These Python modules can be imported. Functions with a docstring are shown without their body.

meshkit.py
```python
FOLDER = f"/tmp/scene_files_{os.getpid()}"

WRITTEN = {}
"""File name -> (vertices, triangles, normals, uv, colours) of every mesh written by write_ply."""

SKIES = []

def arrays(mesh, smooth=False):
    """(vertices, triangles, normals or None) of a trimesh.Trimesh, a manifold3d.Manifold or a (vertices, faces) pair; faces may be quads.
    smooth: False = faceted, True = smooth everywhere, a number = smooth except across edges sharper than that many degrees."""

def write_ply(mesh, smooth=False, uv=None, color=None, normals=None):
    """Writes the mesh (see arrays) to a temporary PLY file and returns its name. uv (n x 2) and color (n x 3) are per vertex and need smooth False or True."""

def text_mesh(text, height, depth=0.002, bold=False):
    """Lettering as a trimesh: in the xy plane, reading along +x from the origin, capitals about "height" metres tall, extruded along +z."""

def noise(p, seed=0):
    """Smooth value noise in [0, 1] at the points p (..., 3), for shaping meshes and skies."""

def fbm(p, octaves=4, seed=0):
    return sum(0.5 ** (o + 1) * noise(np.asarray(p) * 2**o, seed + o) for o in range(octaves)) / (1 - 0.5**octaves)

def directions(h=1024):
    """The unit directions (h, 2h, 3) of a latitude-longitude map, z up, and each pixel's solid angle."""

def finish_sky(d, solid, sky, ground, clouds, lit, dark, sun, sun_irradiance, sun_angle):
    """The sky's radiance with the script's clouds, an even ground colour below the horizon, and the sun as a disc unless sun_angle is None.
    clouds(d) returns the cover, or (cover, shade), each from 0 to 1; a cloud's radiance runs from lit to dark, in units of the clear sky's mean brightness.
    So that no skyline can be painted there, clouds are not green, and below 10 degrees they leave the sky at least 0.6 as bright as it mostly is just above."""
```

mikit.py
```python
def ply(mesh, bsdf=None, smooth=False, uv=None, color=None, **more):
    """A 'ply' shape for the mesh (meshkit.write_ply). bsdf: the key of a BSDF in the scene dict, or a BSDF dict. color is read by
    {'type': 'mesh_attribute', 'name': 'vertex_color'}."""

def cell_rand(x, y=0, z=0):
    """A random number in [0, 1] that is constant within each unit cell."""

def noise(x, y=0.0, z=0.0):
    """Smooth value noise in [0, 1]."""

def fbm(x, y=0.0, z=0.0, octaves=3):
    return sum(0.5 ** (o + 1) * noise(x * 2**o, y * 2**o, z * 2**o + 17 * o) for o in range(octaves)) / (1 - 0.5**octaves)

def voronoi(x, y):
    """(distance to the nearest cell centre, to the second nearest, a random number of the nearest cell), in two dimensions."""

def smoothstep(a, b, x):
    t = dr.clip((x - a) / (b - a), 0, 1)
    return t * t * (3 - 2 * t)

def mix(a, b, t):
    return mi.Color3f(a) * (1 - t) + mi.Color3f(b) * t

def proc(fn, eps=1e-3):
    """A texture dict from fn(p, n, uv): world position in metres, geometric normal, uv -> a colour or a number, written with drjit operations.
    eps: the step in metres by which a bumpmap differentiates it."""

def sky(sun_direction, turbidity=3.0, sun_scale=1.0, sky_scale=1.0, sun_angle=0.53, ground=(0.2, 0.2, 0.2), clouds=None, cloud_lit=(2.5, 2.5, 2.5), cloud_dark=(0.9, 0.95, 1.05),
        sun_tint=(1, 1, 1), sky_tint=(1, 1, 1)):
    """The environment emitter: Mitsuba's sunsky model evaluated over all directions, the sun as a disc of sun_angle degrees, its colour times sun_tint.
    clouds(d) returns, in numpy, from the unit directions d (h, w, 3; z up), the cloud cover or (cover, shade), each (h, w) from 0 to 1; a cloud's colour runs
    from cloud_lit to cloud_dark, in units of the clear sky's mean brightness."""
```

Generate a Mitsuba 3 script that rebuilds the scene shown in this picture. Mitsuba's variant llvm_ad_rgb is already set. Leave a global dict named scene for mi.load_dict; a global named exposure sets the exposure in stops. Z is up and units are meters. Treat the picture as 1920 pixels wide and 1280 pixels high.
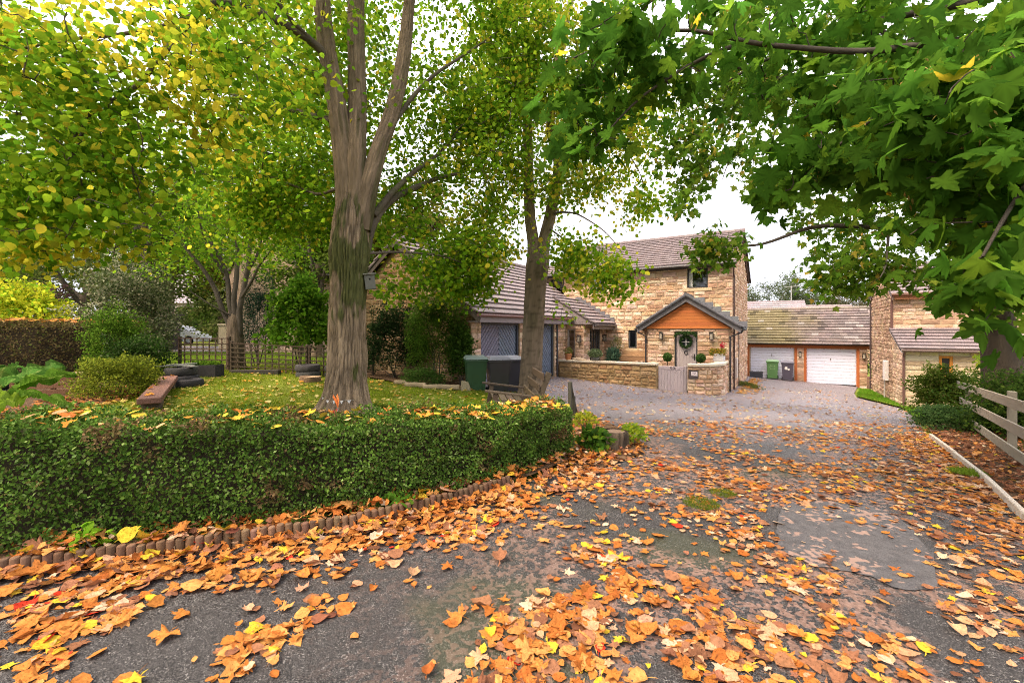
import math, random
import numpy as np, trimesh, shapely
import shapely.geometry as sg
import drjit as dr
import mitsuba as mi
import mikit, meshkit
from mikit import proc, noise, fbm, voronoi, smoothstep, mix

T = mi.ScalarTransform4f
scene, labels = {}, {}
rng = np.random.default_rng(20)
random.seed(20)

# ---------------------------------------------------------------- camera, sky, exposure
CAM = np.array([0.0, 0.0, 1.6])
scene['camera'] = {'type': 'perspective', 'fov': 99.0, 'fov_axis': 'x', 'near_clip': 0.05, 'far_clip': 2000.0,
                   'principal_point_offset_y': 0.018,
                   'to_world': T().look_at(origin=[0, 0, 1.6], target=[0, 10, 1.6], up=[0, 0, 1])}

def cloud_cover(d):
    n = meshkit.noise(d * np.array([2.2, 2.2, 5.0]) + 3.1, 4) * .6 + meshkit.noise(d * np.array([5.0, 5.0, 11.0]), 9) * .4
    return np.ones(d.shape[:2]), np.clip((n - .34) * 1.6, 0, 1) * .6 + .75 * np.clip(1 - d[..., 2] / .55, 0, 1) ** 1.5
scene['sky'] = mikit.sky([-0.50, -0.36, 0.79], turbidity=3, sun_scale=0.40, sun_angle=38, clouds=cloud_cover,
                         cloud_lit=(2.45, 2.42, 2.5), cloud_dark=(.70, .73, .84), sun_tint=(1.0, .97, .95), ground=(.16, .15, .12))
exposure = 3.62

# ---------------------------------------------------------------- materials (colour comes with each mesh's vertices unless a material says otherwise)
# a piece's colour is stored in its uv: u = r + g + b, v = the two shares of r and g (so that thousands of pieces render as one mesh)
def uv_colour(p, n, uv):
    k = dr.floor(uv.y); r = k / 2000.0; g = (uv.y - k - .05) / .9
    return mi.Color3f(uv.x * r, uv.x * g, uv.x * dr.maximum(1 - r - g, 0))
def pack(c):
    t = np.maximum(c.sum(1), 1e-6); r = np.round(c[:, 0] / t * 1990) / 2000; g = np.clip(np.round(c[:, 1] / t * 400) / 400, 0, 1)
    return np.c_[t, np.round(r * 2000) + .05 + .9 * g]
VC = proc(uv_colour)
VX = {'type': 'mesh_attribute', 'name': 'vertex_color'}
def pri(rough=.6, spec=.4, color=VC, **k):
    return {'type': 'principled', 'base_color': color, 'roughness': rough, 'specular': spec, **k}
def two(b): return {'type': 'twosided', 'b': b}
def bump(b, fn, scale=1.0, eps=2e-3):
    return {'type': 'twosided', 'b': {'type': 'bumpmap', 'arbitrary': proc(fn, eps), 'scale': scale, 'b': b}}
scene['paint'] = two(pri(.45, .45))
scene['gloss'] = two(pri(.22, .5))
scene['matte'] = two(pri(.88, .25))
scene['stone'] = bump(pri(.9, .25), lambda p, n, uv: .006 * fbm(p.x * 28, p.y * 28, p.z * 34, octaves=3) + .003 * noise(p.x * 110, p.y * 110, p.z * 110))
scene['tile'] = bump(pri(.72, .35), lambda p, n, uv: .0035 * fbm(p.x * 45, p.y * 45, p.z * 45, octaves=2))
scene['wood'] = bump(pri(.75, .3), lambda p, n, uv: .002 * noise(p.x * 90, p.y * 90, p.z * 14))
scene['bark'] = bump(pri(.85, .3), lambda p, n, uv: .010 * fbm(p.x * 60, p.y * 60, p.z * 11, octaves=3) + .003 * noise(p.x * 140, p.y * 140, p.z * 60))
scene['bark_varied'] = bump(pri(.9, .2, VX), lambda p, n, uv: .022 * fbm(p.x * 60, p.y * 60, p.z * 11, octaves=3) + .003 * noise(p.x * 140, p.y * 140, p.z * 60))
scene['leaf_varied'] = {'type': 'principledthin', 'base_color': VX, 'roughness': .42, 'diff_trans': 1.35, 'spec_trans': 0.0, 'eta': 1.35}
scene['leaf'] = {'type': 'principledthin', 'base_color': VC, 'roughness': .42, 'diff_trans': 1.35, 'spec_trans': 0.0, 'eta': 1.35}
scene['needle'] = {'type': 'principledthin', 'base_color': VC, 'roughness': .45, 'diff_trans': .5, 'spec_trans': 0.0, 'eta': 1.4}
def litter_col(p, n, uv):
    m = .60 + .45 * noise(p.x * 85, p.y * 85, p.z * 40) + .30 * noise(p.x * 260, p.y * 260, p.z * 120)
    return uv_colour(p, n, uv) * (m * (1 - .45 * smoothstep(.72, .82, noise(p.x * 190 + 5, p.y * 190, p.z * 90))))
scene['litter'] = {'type': 'principledthin', 'base_color': proc(litter_col), 'roughness': .4, 'diff_trans': .35, 'spec_trans': 0.0, 'eta': 1.4}
scene['pane'] = {'type': 'thindielectric', 'int_ior': 1.5}
scene['glass'] = two({'type': 'principled', 'base_color': {'type': 'rgb', 'value': [.022, .026, .03]}, 'roughness': .06, 'specular': .7})

def wet(p): return smoothstep(.42, .62, fbm(p.x * .55 + 3, p.y * .55, octaves=3))
def asphalt_col(p, n, uv):
    g = noise(p.x * 170, p.y * 170) * .55 + noise(p.x * 420, p.y * 420) * .45
    base = mix([.012, .011, .0115], [.058, .052, .053], smoothstep(.25, .95, g))
    open_ = smoothstep(7.5, 11.5, p.y + .15 * p.x)                       # open part of the drive: its brightness and wet sheen put into a paler colour
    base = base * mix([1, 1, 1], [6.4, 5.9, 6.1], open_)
    grit = smoothstep(.70, .86, noise(p.x * 210 + 7, p.y * 210)) * noise(p.x * 37, p.y * 37)
    base = mix(base, [.34, .32, .31], grit * .55)
    moss = smoothstep(.60, .72, fbm(p.x * .8 + 11, p.y * .8 + 5, octaves=4)) * (1 - open_)
    base = mix(base, mix([.030, .036, .014], [.055, .062, .022], g), moss * .45)
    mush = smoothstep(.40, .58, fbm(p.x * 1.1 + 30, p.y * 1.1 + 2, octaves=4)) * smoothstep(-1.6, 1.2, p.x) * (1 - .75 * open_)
    shred = smoothstep(.47, .58, noise(p.x * 24, p.y * 24) * .45 + noise(p.x * 62, p.y * 62 + 4) * .55)
    return mix(base, mix([.15, .075, .05], [.36, .22, .17], noise(p.x * 60, p.y * 60 + 9)), mush * shred * .55)
def asphalt_rough(p, n, uv):
    return .60 - .36 * wet(p) + .15 * noise(p.x * 60, p.y * 60)
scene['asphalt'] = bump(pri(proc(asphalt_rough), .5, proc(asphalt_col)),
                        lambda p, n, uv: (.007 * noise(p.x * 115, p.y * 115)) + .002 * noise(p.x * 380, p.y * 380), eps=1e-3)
scene['patch_tarmac'] = bump(pri(.55, .5, proc(lambda p, n, uv: mix(mix([.026, .024, .026], [.105, .098, .104], noise(p.x * 190, p.y * 190) * .65 + .35 * noise(p.x * 22, p.y * 22)), [.30, .19, .15], .7 * smoothstep(.60, .72, noise(p.x * 38, p.y * 38) * .5 + noise(p.x * 9 + 3, p.y * 9) * .5)))),
                        lambda p, n, uv: .007 * noise(p.x * 130, p.y * 130) + .004 * noise(p.x * 14, p.y * 14), eps=1e-3)
scene['soil'] = bump(pri(.95, .2, proc(lambda p, n, uv: mix([.035, .022, .013], [.12, .072, .04], fbm(p.x * 22, p.y * 22, octaves=3)))),
                        lambda p, n, uv: .02 * fbm(p.x * 30, p.y * 30, octaves=3), eps=2e-3)
scene['turf'] = bump(pri(.95, .2, proc(lambda p, n, uv: mix(mix([.08, .10, .014], [.19, .23, .03], fbm(p.x * 3, p.y * 3, octaves=3)), [.12, .09, .03], .35 * noise(p.x * 30, p.y * 30)))),
                        lambda p, n, uv: .02 * fbm(p.x * 40, p.y * 40, octaves=2), eps=3e-3)
scene['flag'] = two(pri(.8, .3, proc(lambda p, n, uv: mix([.17, .15, .13], [.3, .27, .23], fbm(p.x * 8, p.y * 8, octaves=3)))))

# ---------------------------------------------------------------- helpers
def num(key):
    if key not in scene and key not in labels: return key
    k = 1
    while f'{key}_{k:03d}' in scene or f'{key}_{k:03d}' in labels: k += 1
    return f'{key}_{k:03d}'
COUNT = {}
def numfast(key):
    c = COUNT.get(key, 0); COUNT[key] = c + 1
    return key if c == 0 else f'{key}_{c:03d}'
def arr(m):
    if isinstance(m, tuple): return np.asarray(m[0], float), np.asarray(m[1], int)
    v, f, _ = meshkit.arrays(m); return v, f
def cat(ms):
    ms = [arr(m) for m in ms if len(m[0])] if all(isinstance(m, tuple) for m in ms) else [arr(m) for m in ms]
    o = np.cumsum([0] + [len(m[0]) for m in ms])
    return np.vstack([m[0] for m in ms]), np.vstack([m[1] + k for m, k in zip(ms, o)])
def put(key, mesh, mat='matte', col=(.5, .5, .5), smooth=False, label=None, cat_=None, group=None, kind=None):
    key = numfast(key)
    v, f = arr(mesh)
    if smooth not in (False, True):
        v, f, _ = meshkit.arrays((v, f), smooth); smooth = True
    c = np.asarray(col, float)
    if c.ndim == 1: c = np.tile(c, (len(v), 1))
    elif len(c) != len(v): raise ValueError(key)
    c = np.clip(c, 0, .95)
    if f'{mat}_varied' in scene:
        q = pack(c)[f, 1]
        if np.ptp(q, axis=1).max() > 1e-3:
            scene[key] = mikit.ply((v, f), f'{mat}_varied', smooth=smooth, color=c); tag(key, label, cat_, group, kind); return key
    scene[key] = mikit.ply((v, f), mat, smooth=smooth, uv=pack(c))
    tag(key, label, cat_, group, kind)
    return key
def tag(key, label=None, cat_=None, group=None, kind=None):
    d = {k: x for k, x in (('label', label), ('category', cat_), ('group', group), ('kind', kind)) if x}
    if d: labels[key] = d
def thing(name, label, cat_, group=None):
    key = numfast(name); tag(key, label, cat_, group); return key
def jit(c, s=.12, n=None):
    c = np.asarray(c, float)
    if n is None: return np.clip(c * (1 + rng.normal(0, s)) * (1 + rng.normal(0, s * .3, 3)), 0, 1)
    return np.clip(c * (1 + rng.normal(0, s, (n, 1))) * (1 + rng.normal(0, s * .3, (n, 3))), 0, 1)

class Frame:
    def __init__(s, o, ex, ey, ez=None):
        s.o = np.array(o, float); s.ex = np.array(ex, float); s.ey = np.array(ey, float)
        s.ez = np.cross(s.ex, s.ey) if ez is None else np.array(ez, float)
    def __call__(s, p):
        p = np.atleast_2d(np.asarray(p, float))
        return s.o + p[:, :1] * s.ex + p[:, 1:2] * s.ey + p[:, 2:3] * s.ez
U, V, Z = np.array([.847, -.531, 0]), np.array([.531, .847, 0]), np.array([0, 0, 1.0])
HOUSE = Frame([0, 0, 0], U, V, Z)                        # (u, v, z): along the house front, away from the drive, up
def wall_front(v): return Frame(V * v, U, Z)              # (u, z, out) of a wall that faces the drive
def wall_right(u): return Frame(U * u, V, Z)              # (v, z, out) of a wall that faces +u
def wall_left(u): return Frame(U * u, V, Z, -U)           # (v, z, out) of a wall that faces -u
WORLD = Frame([0, 0, 0], [1, 0, 0], [0, 1, 0])

_c = np.array([[x, y, z] for x in (-1, 1) for y in (-1, 1) for z in (-1, 1)], float)
BOXF = np.array([[0, 1, 3], [0, 3, 2], [4, 6, 7], [4, 7, 5], [0, 4, 5], [0, 5, 1], [2, 3, 7], [2, 7, 6], [0, 2, 6], [0, 6, 4], [1, 5, 7], [1, 7, 3]])
def _cham():
    pts, idx = [], []
    for s in _c:
        for a in range(3):
            p = s.copy() * .8; p[a] = s[a]; pts.append(p); idx.append((s, a))
    h = trimesh.convex.convex_hull(np.array(pts))
    order = [int(np.argmin(np.linalg.norm(np.array(pts) - q, axis=1))) for q in h.vertices]
    return [idx[i] for i in order], np.array(h.faces)
CHI, CHF = _cham()
CHS = np.array([i[0] for i in CHI]); CHA = np.eye(3)[[i[1] for i in CHI]]
def box(F, a0, a1, b0, b1, c0, c1, bevel=0.0):
    lo, hi = np.array([min(a0, a1), min(b0, b1), min(c0, c1)]), np.array([max(a0, a1), max(b0, b1), max(c0, c1)])
    m, h = (lo + hi) / 2, (hi - lo) / 2
    if bevel <= 0: return F(m + _c * h), BOXF
    b = min(bevel, .45 * h.min() * 2 * .5)
    return F(m + CHS * (h - b) + CHS * CHA * b), CHF
def prism(F, poly, c0, c1):
    """a shapely polygon in the (a, b) plane of F, from c0 to c1"""
    ms = []
    for g in getattr(poly, 'geoms', [poly]):
        if g.is_empty or g.geom_type != 'Polygon': continue
        m = trimesh.creation.extrude_polygon(g, c1 - c0, engine='earcut')
        v = np.array(m.vertices); v[:, 2] += c0
        ms.append((F(v), np.array(m.faces)))
    return cat(ms)
def tube(pts, rad, sides=8, caps=True):
    pts = np.asarray(pts, float); n = len(pts)
    rad = np.broadcast_to(np.asarray(rad, float), (n,))
    t = np.gradient(pts, axis=0); t /= np.linalg.norm(t, axis=1, keepdims=True) + 1e-12
    ref = np.array([0, 0, 1.0]) if abs(t[0, 2]) < .8 else np.array([1.0, 0, 0])
    x = np.cross(t, ref); bad = np.linalg.norm(x, axis=1) < .05
    x[bad] = np.cross(t[bad], [0.0, 1, 0]); x /= np.linalg.norm(x, axis=1, keepdims=True)
    y = np.cross(t, x)
    a = np.arange(sides) * 2 * np.pi / sides
    v = (pts[:, None] + rad[:, None, None] * (np.cos(a)[None, :, None] * x[:, None] + np.sin(a)[None, :, None] * y[:, None])).reshape(-1, 3)
    i = np.arange(n - 1)[:, None] * sides; j = np.arange(sides)[None]; k = (j + 1) % sides
    f = np.stack([np.stack([i + j, i + k, i + sides + k], -1), np.stack([i + j, i + sides + k, i + sides + j], -1)], 2).reshape(-1, 3)
    if caps:
        v = np.vstack([v, v[:sides], v[-sides:], pts[:1], pts[-1:]]); b = n * sides
        q = np.arange(sides); r = (q + 1) % sides
        f = np.vstack([f, np.stack([b + r, b + q, q * 0 + b + 2 * sides], 1), np.stack([b + sides + q, b + sides + r, q * 0 + b + 2 * sides + 1], 1)])
    return v, f
def lathe(prof, at, n=20):
    prof = np.asarray(prof, float); a = np.arange(n) * 2 * np.pi / n
    v = np.stack([prof[:, :1] * np.cos(a), prof[:, :1] * np.sin(a), np.repeat(prof[:, 1:], n, 1)], -1).reshape(-1, 3) + np.asarray(at)
    i = np.arange(len(prof) - 1)[:, None] * n; j = np.arange(n)[None]; k = (j + 1) % n
    return v, np.stack([np.stack([i + j, i + k, i + n + k], -1), np.stack([i + j, i + n + k, i + n + j], -1)], 2).reshape(-1, 3)

def smooth01(t): t = np.clip(t, 0, 1); return t * t * (3 - 2 * t)
def gh(x, y):
    """height of the ground: the drive falls gently towards the house and to the right"""
    return -(.14 + .067 * np.clip(x, -8, 18)) * smooth01((np.asarray(y) - 2) / 13)
def sheet(poly, dz, cell=.5, rough=0.0):
    x0, y0, x1, y1 = poly.bounds
    vs, fs, k = [], [], 0
    P = shapely.prepared.prep(poly)
    for x in np.arange(math.floor(x0 / cell) * cell, x1, cell):
        for y in np.arange(math.floor(y0 / cell) * cell, y1, cell):
            c = sg.box(x, y, x + cell, y + cell)
            if P.contains(c):
                vs.append([[x, y], [x + cell, y], [x + cell, y + cell], [x, y + cell]]); fs.append([[k, k + 1, k + 2], [k, k + 2, k + 3]]); k += 4
            elif P.intersects(c):
                for g in getattr(c.intersection(poly), 'geoms', [c.intersection(poly)]):
                    if g.geom_type != 'Polygon' or g.area < 1e-7: continue
                    v, f = trimesh.creation.triangulate_polygon(g, engine='earcut')
                    vs.append(v); fs.append(np.array(f) + k); k += len(v)
    v = np.vstack(vs); z = gh(v[:, 0], v[:, 1]) + dz
    if rough: z = z + rough * (meshkit.noise(np.c_[v * 1.3, v[:, 0] * 0], 3) - .3)
    m = trimesh.Trimesh(np.c_[v, z], np.vstack(fs), process=False); m.merge_vertices()
    return np.array(m.vertices), np.array(m.faces)

def seen(c, size):
    """a size on the picture, for choosing which pieces stand alone"""
    c = np.atleast_2d(c); d = np.linalg.norm(c - CAM, axis=1)
    ok = (c[:, 1] > .3) & (np.abs(c[:, 0]) < 1.2 * c[:, 1]) & (np.abs(c[:, 2] - 1.6) < .85 * c[:, 1])
    return size / d * np.where(ok, 1, .02)
def pieces(parent, name, items, mat, limit=300, rest='stonework', smooth=False):
    """items: (v, f, colour); the largest in view become parts, the others one part"""
    s = [float(seen(v.mean(0), np.linalg.norm(np.ptp(v, axis=0)))[0]) for v, f, c in items]
    order = np.argsort(s)[::-1]
    for i in sorted(order[:limit]): put(f'{parent}__{name}', items[i][:2], mat, items[i][2], smooth)
    left = [items[i] for i in order[limit:]]
    if left:
        v, f = cat([x[:2] for x in left])
        c = np.vstack([np.broadcast_to(x[2], (len(x[0]), 3)) for x in left])
        put(f'{parent}__{rest}', (v, f), mat, c, smooth, kind='stuff')

SAND = [(.55, .365, .235), (.60, .42, .29), (.48, .30, .19), (.62, .45, .33), (.41, .255, .16), (.57, .395, .30), (.50, .325, .235), (.64, .48, .36), (.36, .22, .145)]
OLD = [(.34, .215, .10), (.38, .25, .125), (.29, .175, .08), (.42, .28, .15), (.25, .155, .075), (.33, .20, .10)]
def rock(F, poly, depth, grow=.006):
    """one rock-faced stone: outline, chamfered edge, an uneven middle"""
    p = np.array(poly.exterior.coords)[:-1]
    if poly.exterior.is_ccw is False: p = p[::-1]
    q = np.repeat(p, 2, 0); q[1::2] = (p + np.roll(p, -1, 0)) / 2
    n = len(q); c = q.mean(0); w = np.ptp(p, axis=0).min()
    e = min(.014, w * .14)
    d = (c - q); L = np.linalg.norm(d, axis=1, keepdims=True)
    r1 = q + d / L * e; r2 = c + (q - c) * (.55 + rng.uniform(-.12, .12, (n, 1)))
    v = np.vstack([np.c_[q, np.full(n, -.02)], np.c_[r1, depth * rng.uniform(.25, .7, n)], np.c_[r2, depth * rng.uniform(.5, 1.35, n)], np.r_[c + rng.uniform(-.2, .2, 2) * w, depth * rng.uniform(.7, 1.3)][None]])
    i = np.arange(n); j = (i + 1) % n
    f = [np.c_[i, j, j + n], np.c_[i, j + n, i + n], np.c_[i + n, j + n, j + 2 * n], np.c_[i + n, j + 2 * n, i + 2 * n], np.c_[i + 2 * n, j + 2 * n, i * 0 + 3 * n]]
    return F(v), np.vstack(f)
def masonry(F, poly, holes=(), course=(.11, .2), length=(.2, .5), depth=.03, palette=SAND, joint=.007, quoins=()):
    """courses of squared stone over poly minus holes; F maps (along, up, out)"""
    x0, z0, x1, z1 = poly.bounds
    lv = [z0]
    while lv[-1] < z1: lv.append(lv[-1] + rng.uniform(*course))
    lv[-1] = z1
    lv = np.array(lv)
    for h in holes:
        for e in (h[2], h[3]):
            if z0 < e < z1: lv[int(np.argmin(abs(lv - e)))] = e
    lv = np.unique(lv); lv = lv[np.r_[True, np.diff(lv) > .03]]
    area = poly
    for h in holes: area = area.difference(sg.box(h[0], h[2], h[1], h[3]))
    out = []
    for a, b in zip(lv[:-1], lv[1:]):
        strip = sg.box(x0 - 1, a, x1 + 1, b).intersection(area)
        for g in getattr(strip, 'geoms', [strip]):
            if g.geom_type != 'Polygon' or g.area < 1e-3: continue
            gx0, _, gx1, _ = g.bounds; x = gx0
            while x < gx1 - 1e-6:
                w = rng.uniform(*length) * (1.25 if b - a > .15 else 1)
                e = x + w
                if gx1 - e < length[0] * .7: e = gx1
                s = sg.box(x + joint, a + joint, e - joint, b - joint).intersection(g)
                if s.geom_type == 'Polygon' and s.area > .0015:
                    s = s.simplify(.003)
                    if len(s.exterior.coords) > 3:
                        v, f = rock(F, s, depth * rng.uniform(.6, 1.3))
                        col = jit(palette[rng.integers(len(palette))], .10)
                        out.append((v, f, np.clip(col * (1 + rng.normal(0, .07, (len(v), 1))), 0, 1)))
                x = e
    return out
def dressed(F, a0, a1, b0, b1, c1=.03, col=(.52, .40, .25)):
    v, f = box(F, a0, a1, b0, b1, -.03, c1, .006); return v, f, jit(col, .06)

TILE = [(.195, .155, .158), (.21, .168, .17), (.18, .145, .148), (.205, .162, .163)]
def tiles(o, along, up, poly, gauge=.29, width=.33, palette=TILE, stain=None, even=True):
    """flat tiles in courses over a polygon in (along, up-slope) metres from o"""
    F = Frame(o, along, up)
    if F.ez[2] < 0: F.ez = -F.ez
    x0, t0, x1, t1 = poly.bounds; out = []
    k = 0; t = t0
    while t < t1 - .02:
        b = min(t + gauge, t1)
        strip = sg.box(x0 - 1, t, x1 + 1, b).intersection(poly)
        for g in getattr(strip, 'geoms', [strip]):
            if g.geom_type != 'Polygon': continue
            s = x0 - (k % 2) * width / 2
            while s < x1:
                c = sg.box(s + .0012, t, s + width - .0012, b).intersection(g)
                if c.geom_type == 'Polygon' and c.area > .004:
                    p = np.array(sg.polygon.orient(c.simplify(.002)).exterior.coords)[:-1]; n = len(p)
                    lift = .058 + (0 if even else rng.normal(0, .002))
                    top = .006 + (1 - (p[:, 1] - t) / gauge) * lift
                    p2 = p.copy(); p2[:, 1] = np.where(p[:, 1] < t + 1e-4, p[:, 1] - .02, p[:, 1])
                    v = np.vstack([np.c_[p2, top + .012], np.c_[p2, top - .03]])
                    i = np.arange(n); j = (i + 1) % n
                    f = np.vstack([np.c_[i * 0, i, j][1:-1], np.c_[i, i + n, j + n], np.c_[i, j + n, j]])
                    col = jit(palette[rng.integers(len(palette))], .03 if even else .05)
                    w = F(v)
                    if stain is not None: col = stain(w.mean(0), col)
                    out.append((w, f, col))
                s += width
        t = b; k += 1
    return out, F

def window(parent, F, a0, a1, b0, b1, col=(.035, .036, .04), fw=.055, recess=.06, bars=(), sill=None, lintel=None, curtain=None, mat='paint', glass='pane'):
    """a frame with its pane (and sill, lintel, blind) in an opening of the wall frame F"""
    k = numfast(f'{parent}__window')
    r = -recess
    bs = [box(F, a0, a0 + fw, b0, b1, r - .05, r + .02, .004), box(F, a1 - fw, a1, b0, b1, r - .05, r + .02, .004),
          box(F, a0 + fw, a1 - fw, b0, b0 + fw, r - .05, r + .017, .004), box(F, a0 + fw, a1 - fw, b1 - fw, b1, r - .05, r + .017, .004)]
    for x in bars: bs.append(box(F, x - .02, x + .02, b0 + fw, b1 - fw, r - .045, r + .012, .003))
    COUNT[k] = 0
    put(k, cat(bs), mat, col)
    put(f'{k}__pane', box(F, a0 + fw * .6, a1 - fw * .6, b0 + fw * .6, b1 - fw * .6, r - .03, r - .018) if glass == 'glass' else (F([[a0 + fw * .6, b0 + fw * .6, r - .02], [a1 - fw * .6, b0 + fw * .6, r - .02], [a1 - fw * .6, b1 - fw * .6, r - .02], [a0 + fw * .6, b1 - fw * .6, r - .02]]), np.array([[0, 1, 2], [0, 2, 3]])), glass)
    if sill: put(f'{k}__sill', box(F, a0 - sill, a1 + sill, b0 - .125, b0 - .002, -.02, .05, .008), 'stone', (.55, .41, .255))
    if lintel: put(f'{k}__lintel', box(F, a0 - lintel, a1 + lintel, b1 + .002, b1 + .165, -.02, .034, .006), 'stone', (.56, .41, .24))
    return k
# ---------------------------------------------------------------- the ground
def far_ground():
    a = np.r_[-400, -200, -100, -60, np.arange(-40, 41, 1.0), 60, 100, 200, 400]
    X, Y = np.meshgrid(a, a + 15, indexing='ij')
    n = len(a); i = (np.arange(n - 1)[:, None] * n + np.arange(n - 1)[None]).ravel()
    z = gh(X, Y) - .03
    return np.c_[X.ravel(), Y.ravel(), z.ravel()], np.vstack([np.c_[i, i + n, i + n + 1], np.c_[i, i + n + 1, i + 1]])
put('ground', far_ground(), 'turf', smooth=True, kind='structure')
HB = [(-6.2, 2.35), (-4.6, 2.58), (-3.32, 2.83), (-2.38, 3.1), (-1.29, 3.52), (-.63, 3.95), (.23, 4.69), (.84, 5.45)]
KERB = [(3.72, 1.2), (3.85, 2.6), (4.35, 3.71), (5.11, 4.71), (5.93, 5.86), (6.96, 7.27)]
DRIVE = sg.Polygon([(-16, -7), (4, -7), (3.75, -1)] + KERB + [(7.7, 8.2), (8.7, 9.3), (10.3, 11.2), (12.7, 14.2), (13.0, 15.6), (13.25, 16.8), (14.4, 18.4), (16.8, 21.3), (19.2, 24.0), (15, 28.5), (11, 26), (8, 19.5), (0, 20), (-1.3, 12.6), (-1.0, 11.9), (.9, 11.85), (1.05, 9), (1.3, 7), (1.2, 6.1)] + HB[::-1] + [(-9, 2.0), (-16, 1.6)])
put('driveway', sheet(DRIVE, .0, .5), 'asphalt', smooth=True, kind='structure')
PATCH = sg.Polygon([(1.98, 3.22), (2.2, 3.62), (2.55, 4.05), (2.9, 4.14), (3.3, 4.02), (3.26, 3.6), (2.98, 3.12), (2.62, 2.72), (2.4, 2.68), (2.1, 2.9)]).buffer(.05).buffer(-.03)
_q = np.array(PATCH.exterior.segmentize(.06).coords); PATCH = sg.Polygon(_q + (meshkit.noise(np.c_[_q * 5, _q[:, 0] * 0], 3)[:, None] - .5) * .12 + (meshkit.noise(np.c_[_q * 16, _q[:, 0] * 0], 4)[:, None] - .5) * .05).buffer(0)
put('driveway__repair_patch', sheet(PATCH, .007, .25), 'patch_tarmac', smooth=True, label='smooth darker tarmac repair patch')
LAWN = sg.Polygon([(-17, 3.2), (-6, 3.4), (-4.0, 3.55), (-2.0, 4.1), (-1.0, 4.8), (.1, 5.7), (.75, 6.3), (1.0, 7), (.9, 9), (.75, 11.6), (-1.35, 11.6), (-3.1, 12.0), (-5, 13.2), (-6.2, 14.1), (-17, 14.4)])
put('lawn', sheet(LAWN, .03, .4, .03), 'turf', smooth=True, kind='structure')
BED = sg.Polygon(HB[:] + [(1.2, 6.1), (1.0, 7), (.1, 5.7), (-1.0, 4.8), (-2.0, 4.1), (-4.0, 3.55), (-6, 3.4)])
put('hedge_bed', sheet(BED.buffer(-.02), .05, .3, .03), 'soil', smooth=True, kind='structure')
BANK = sg.Polygon([(.62, 5.0), (1.1, 5.15), (1.75, 5.8), (1.95, 6.8), (1.65, 8.6), (1.0, 9.4), (.95, 7), (1.1, 6.1)])
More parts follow.
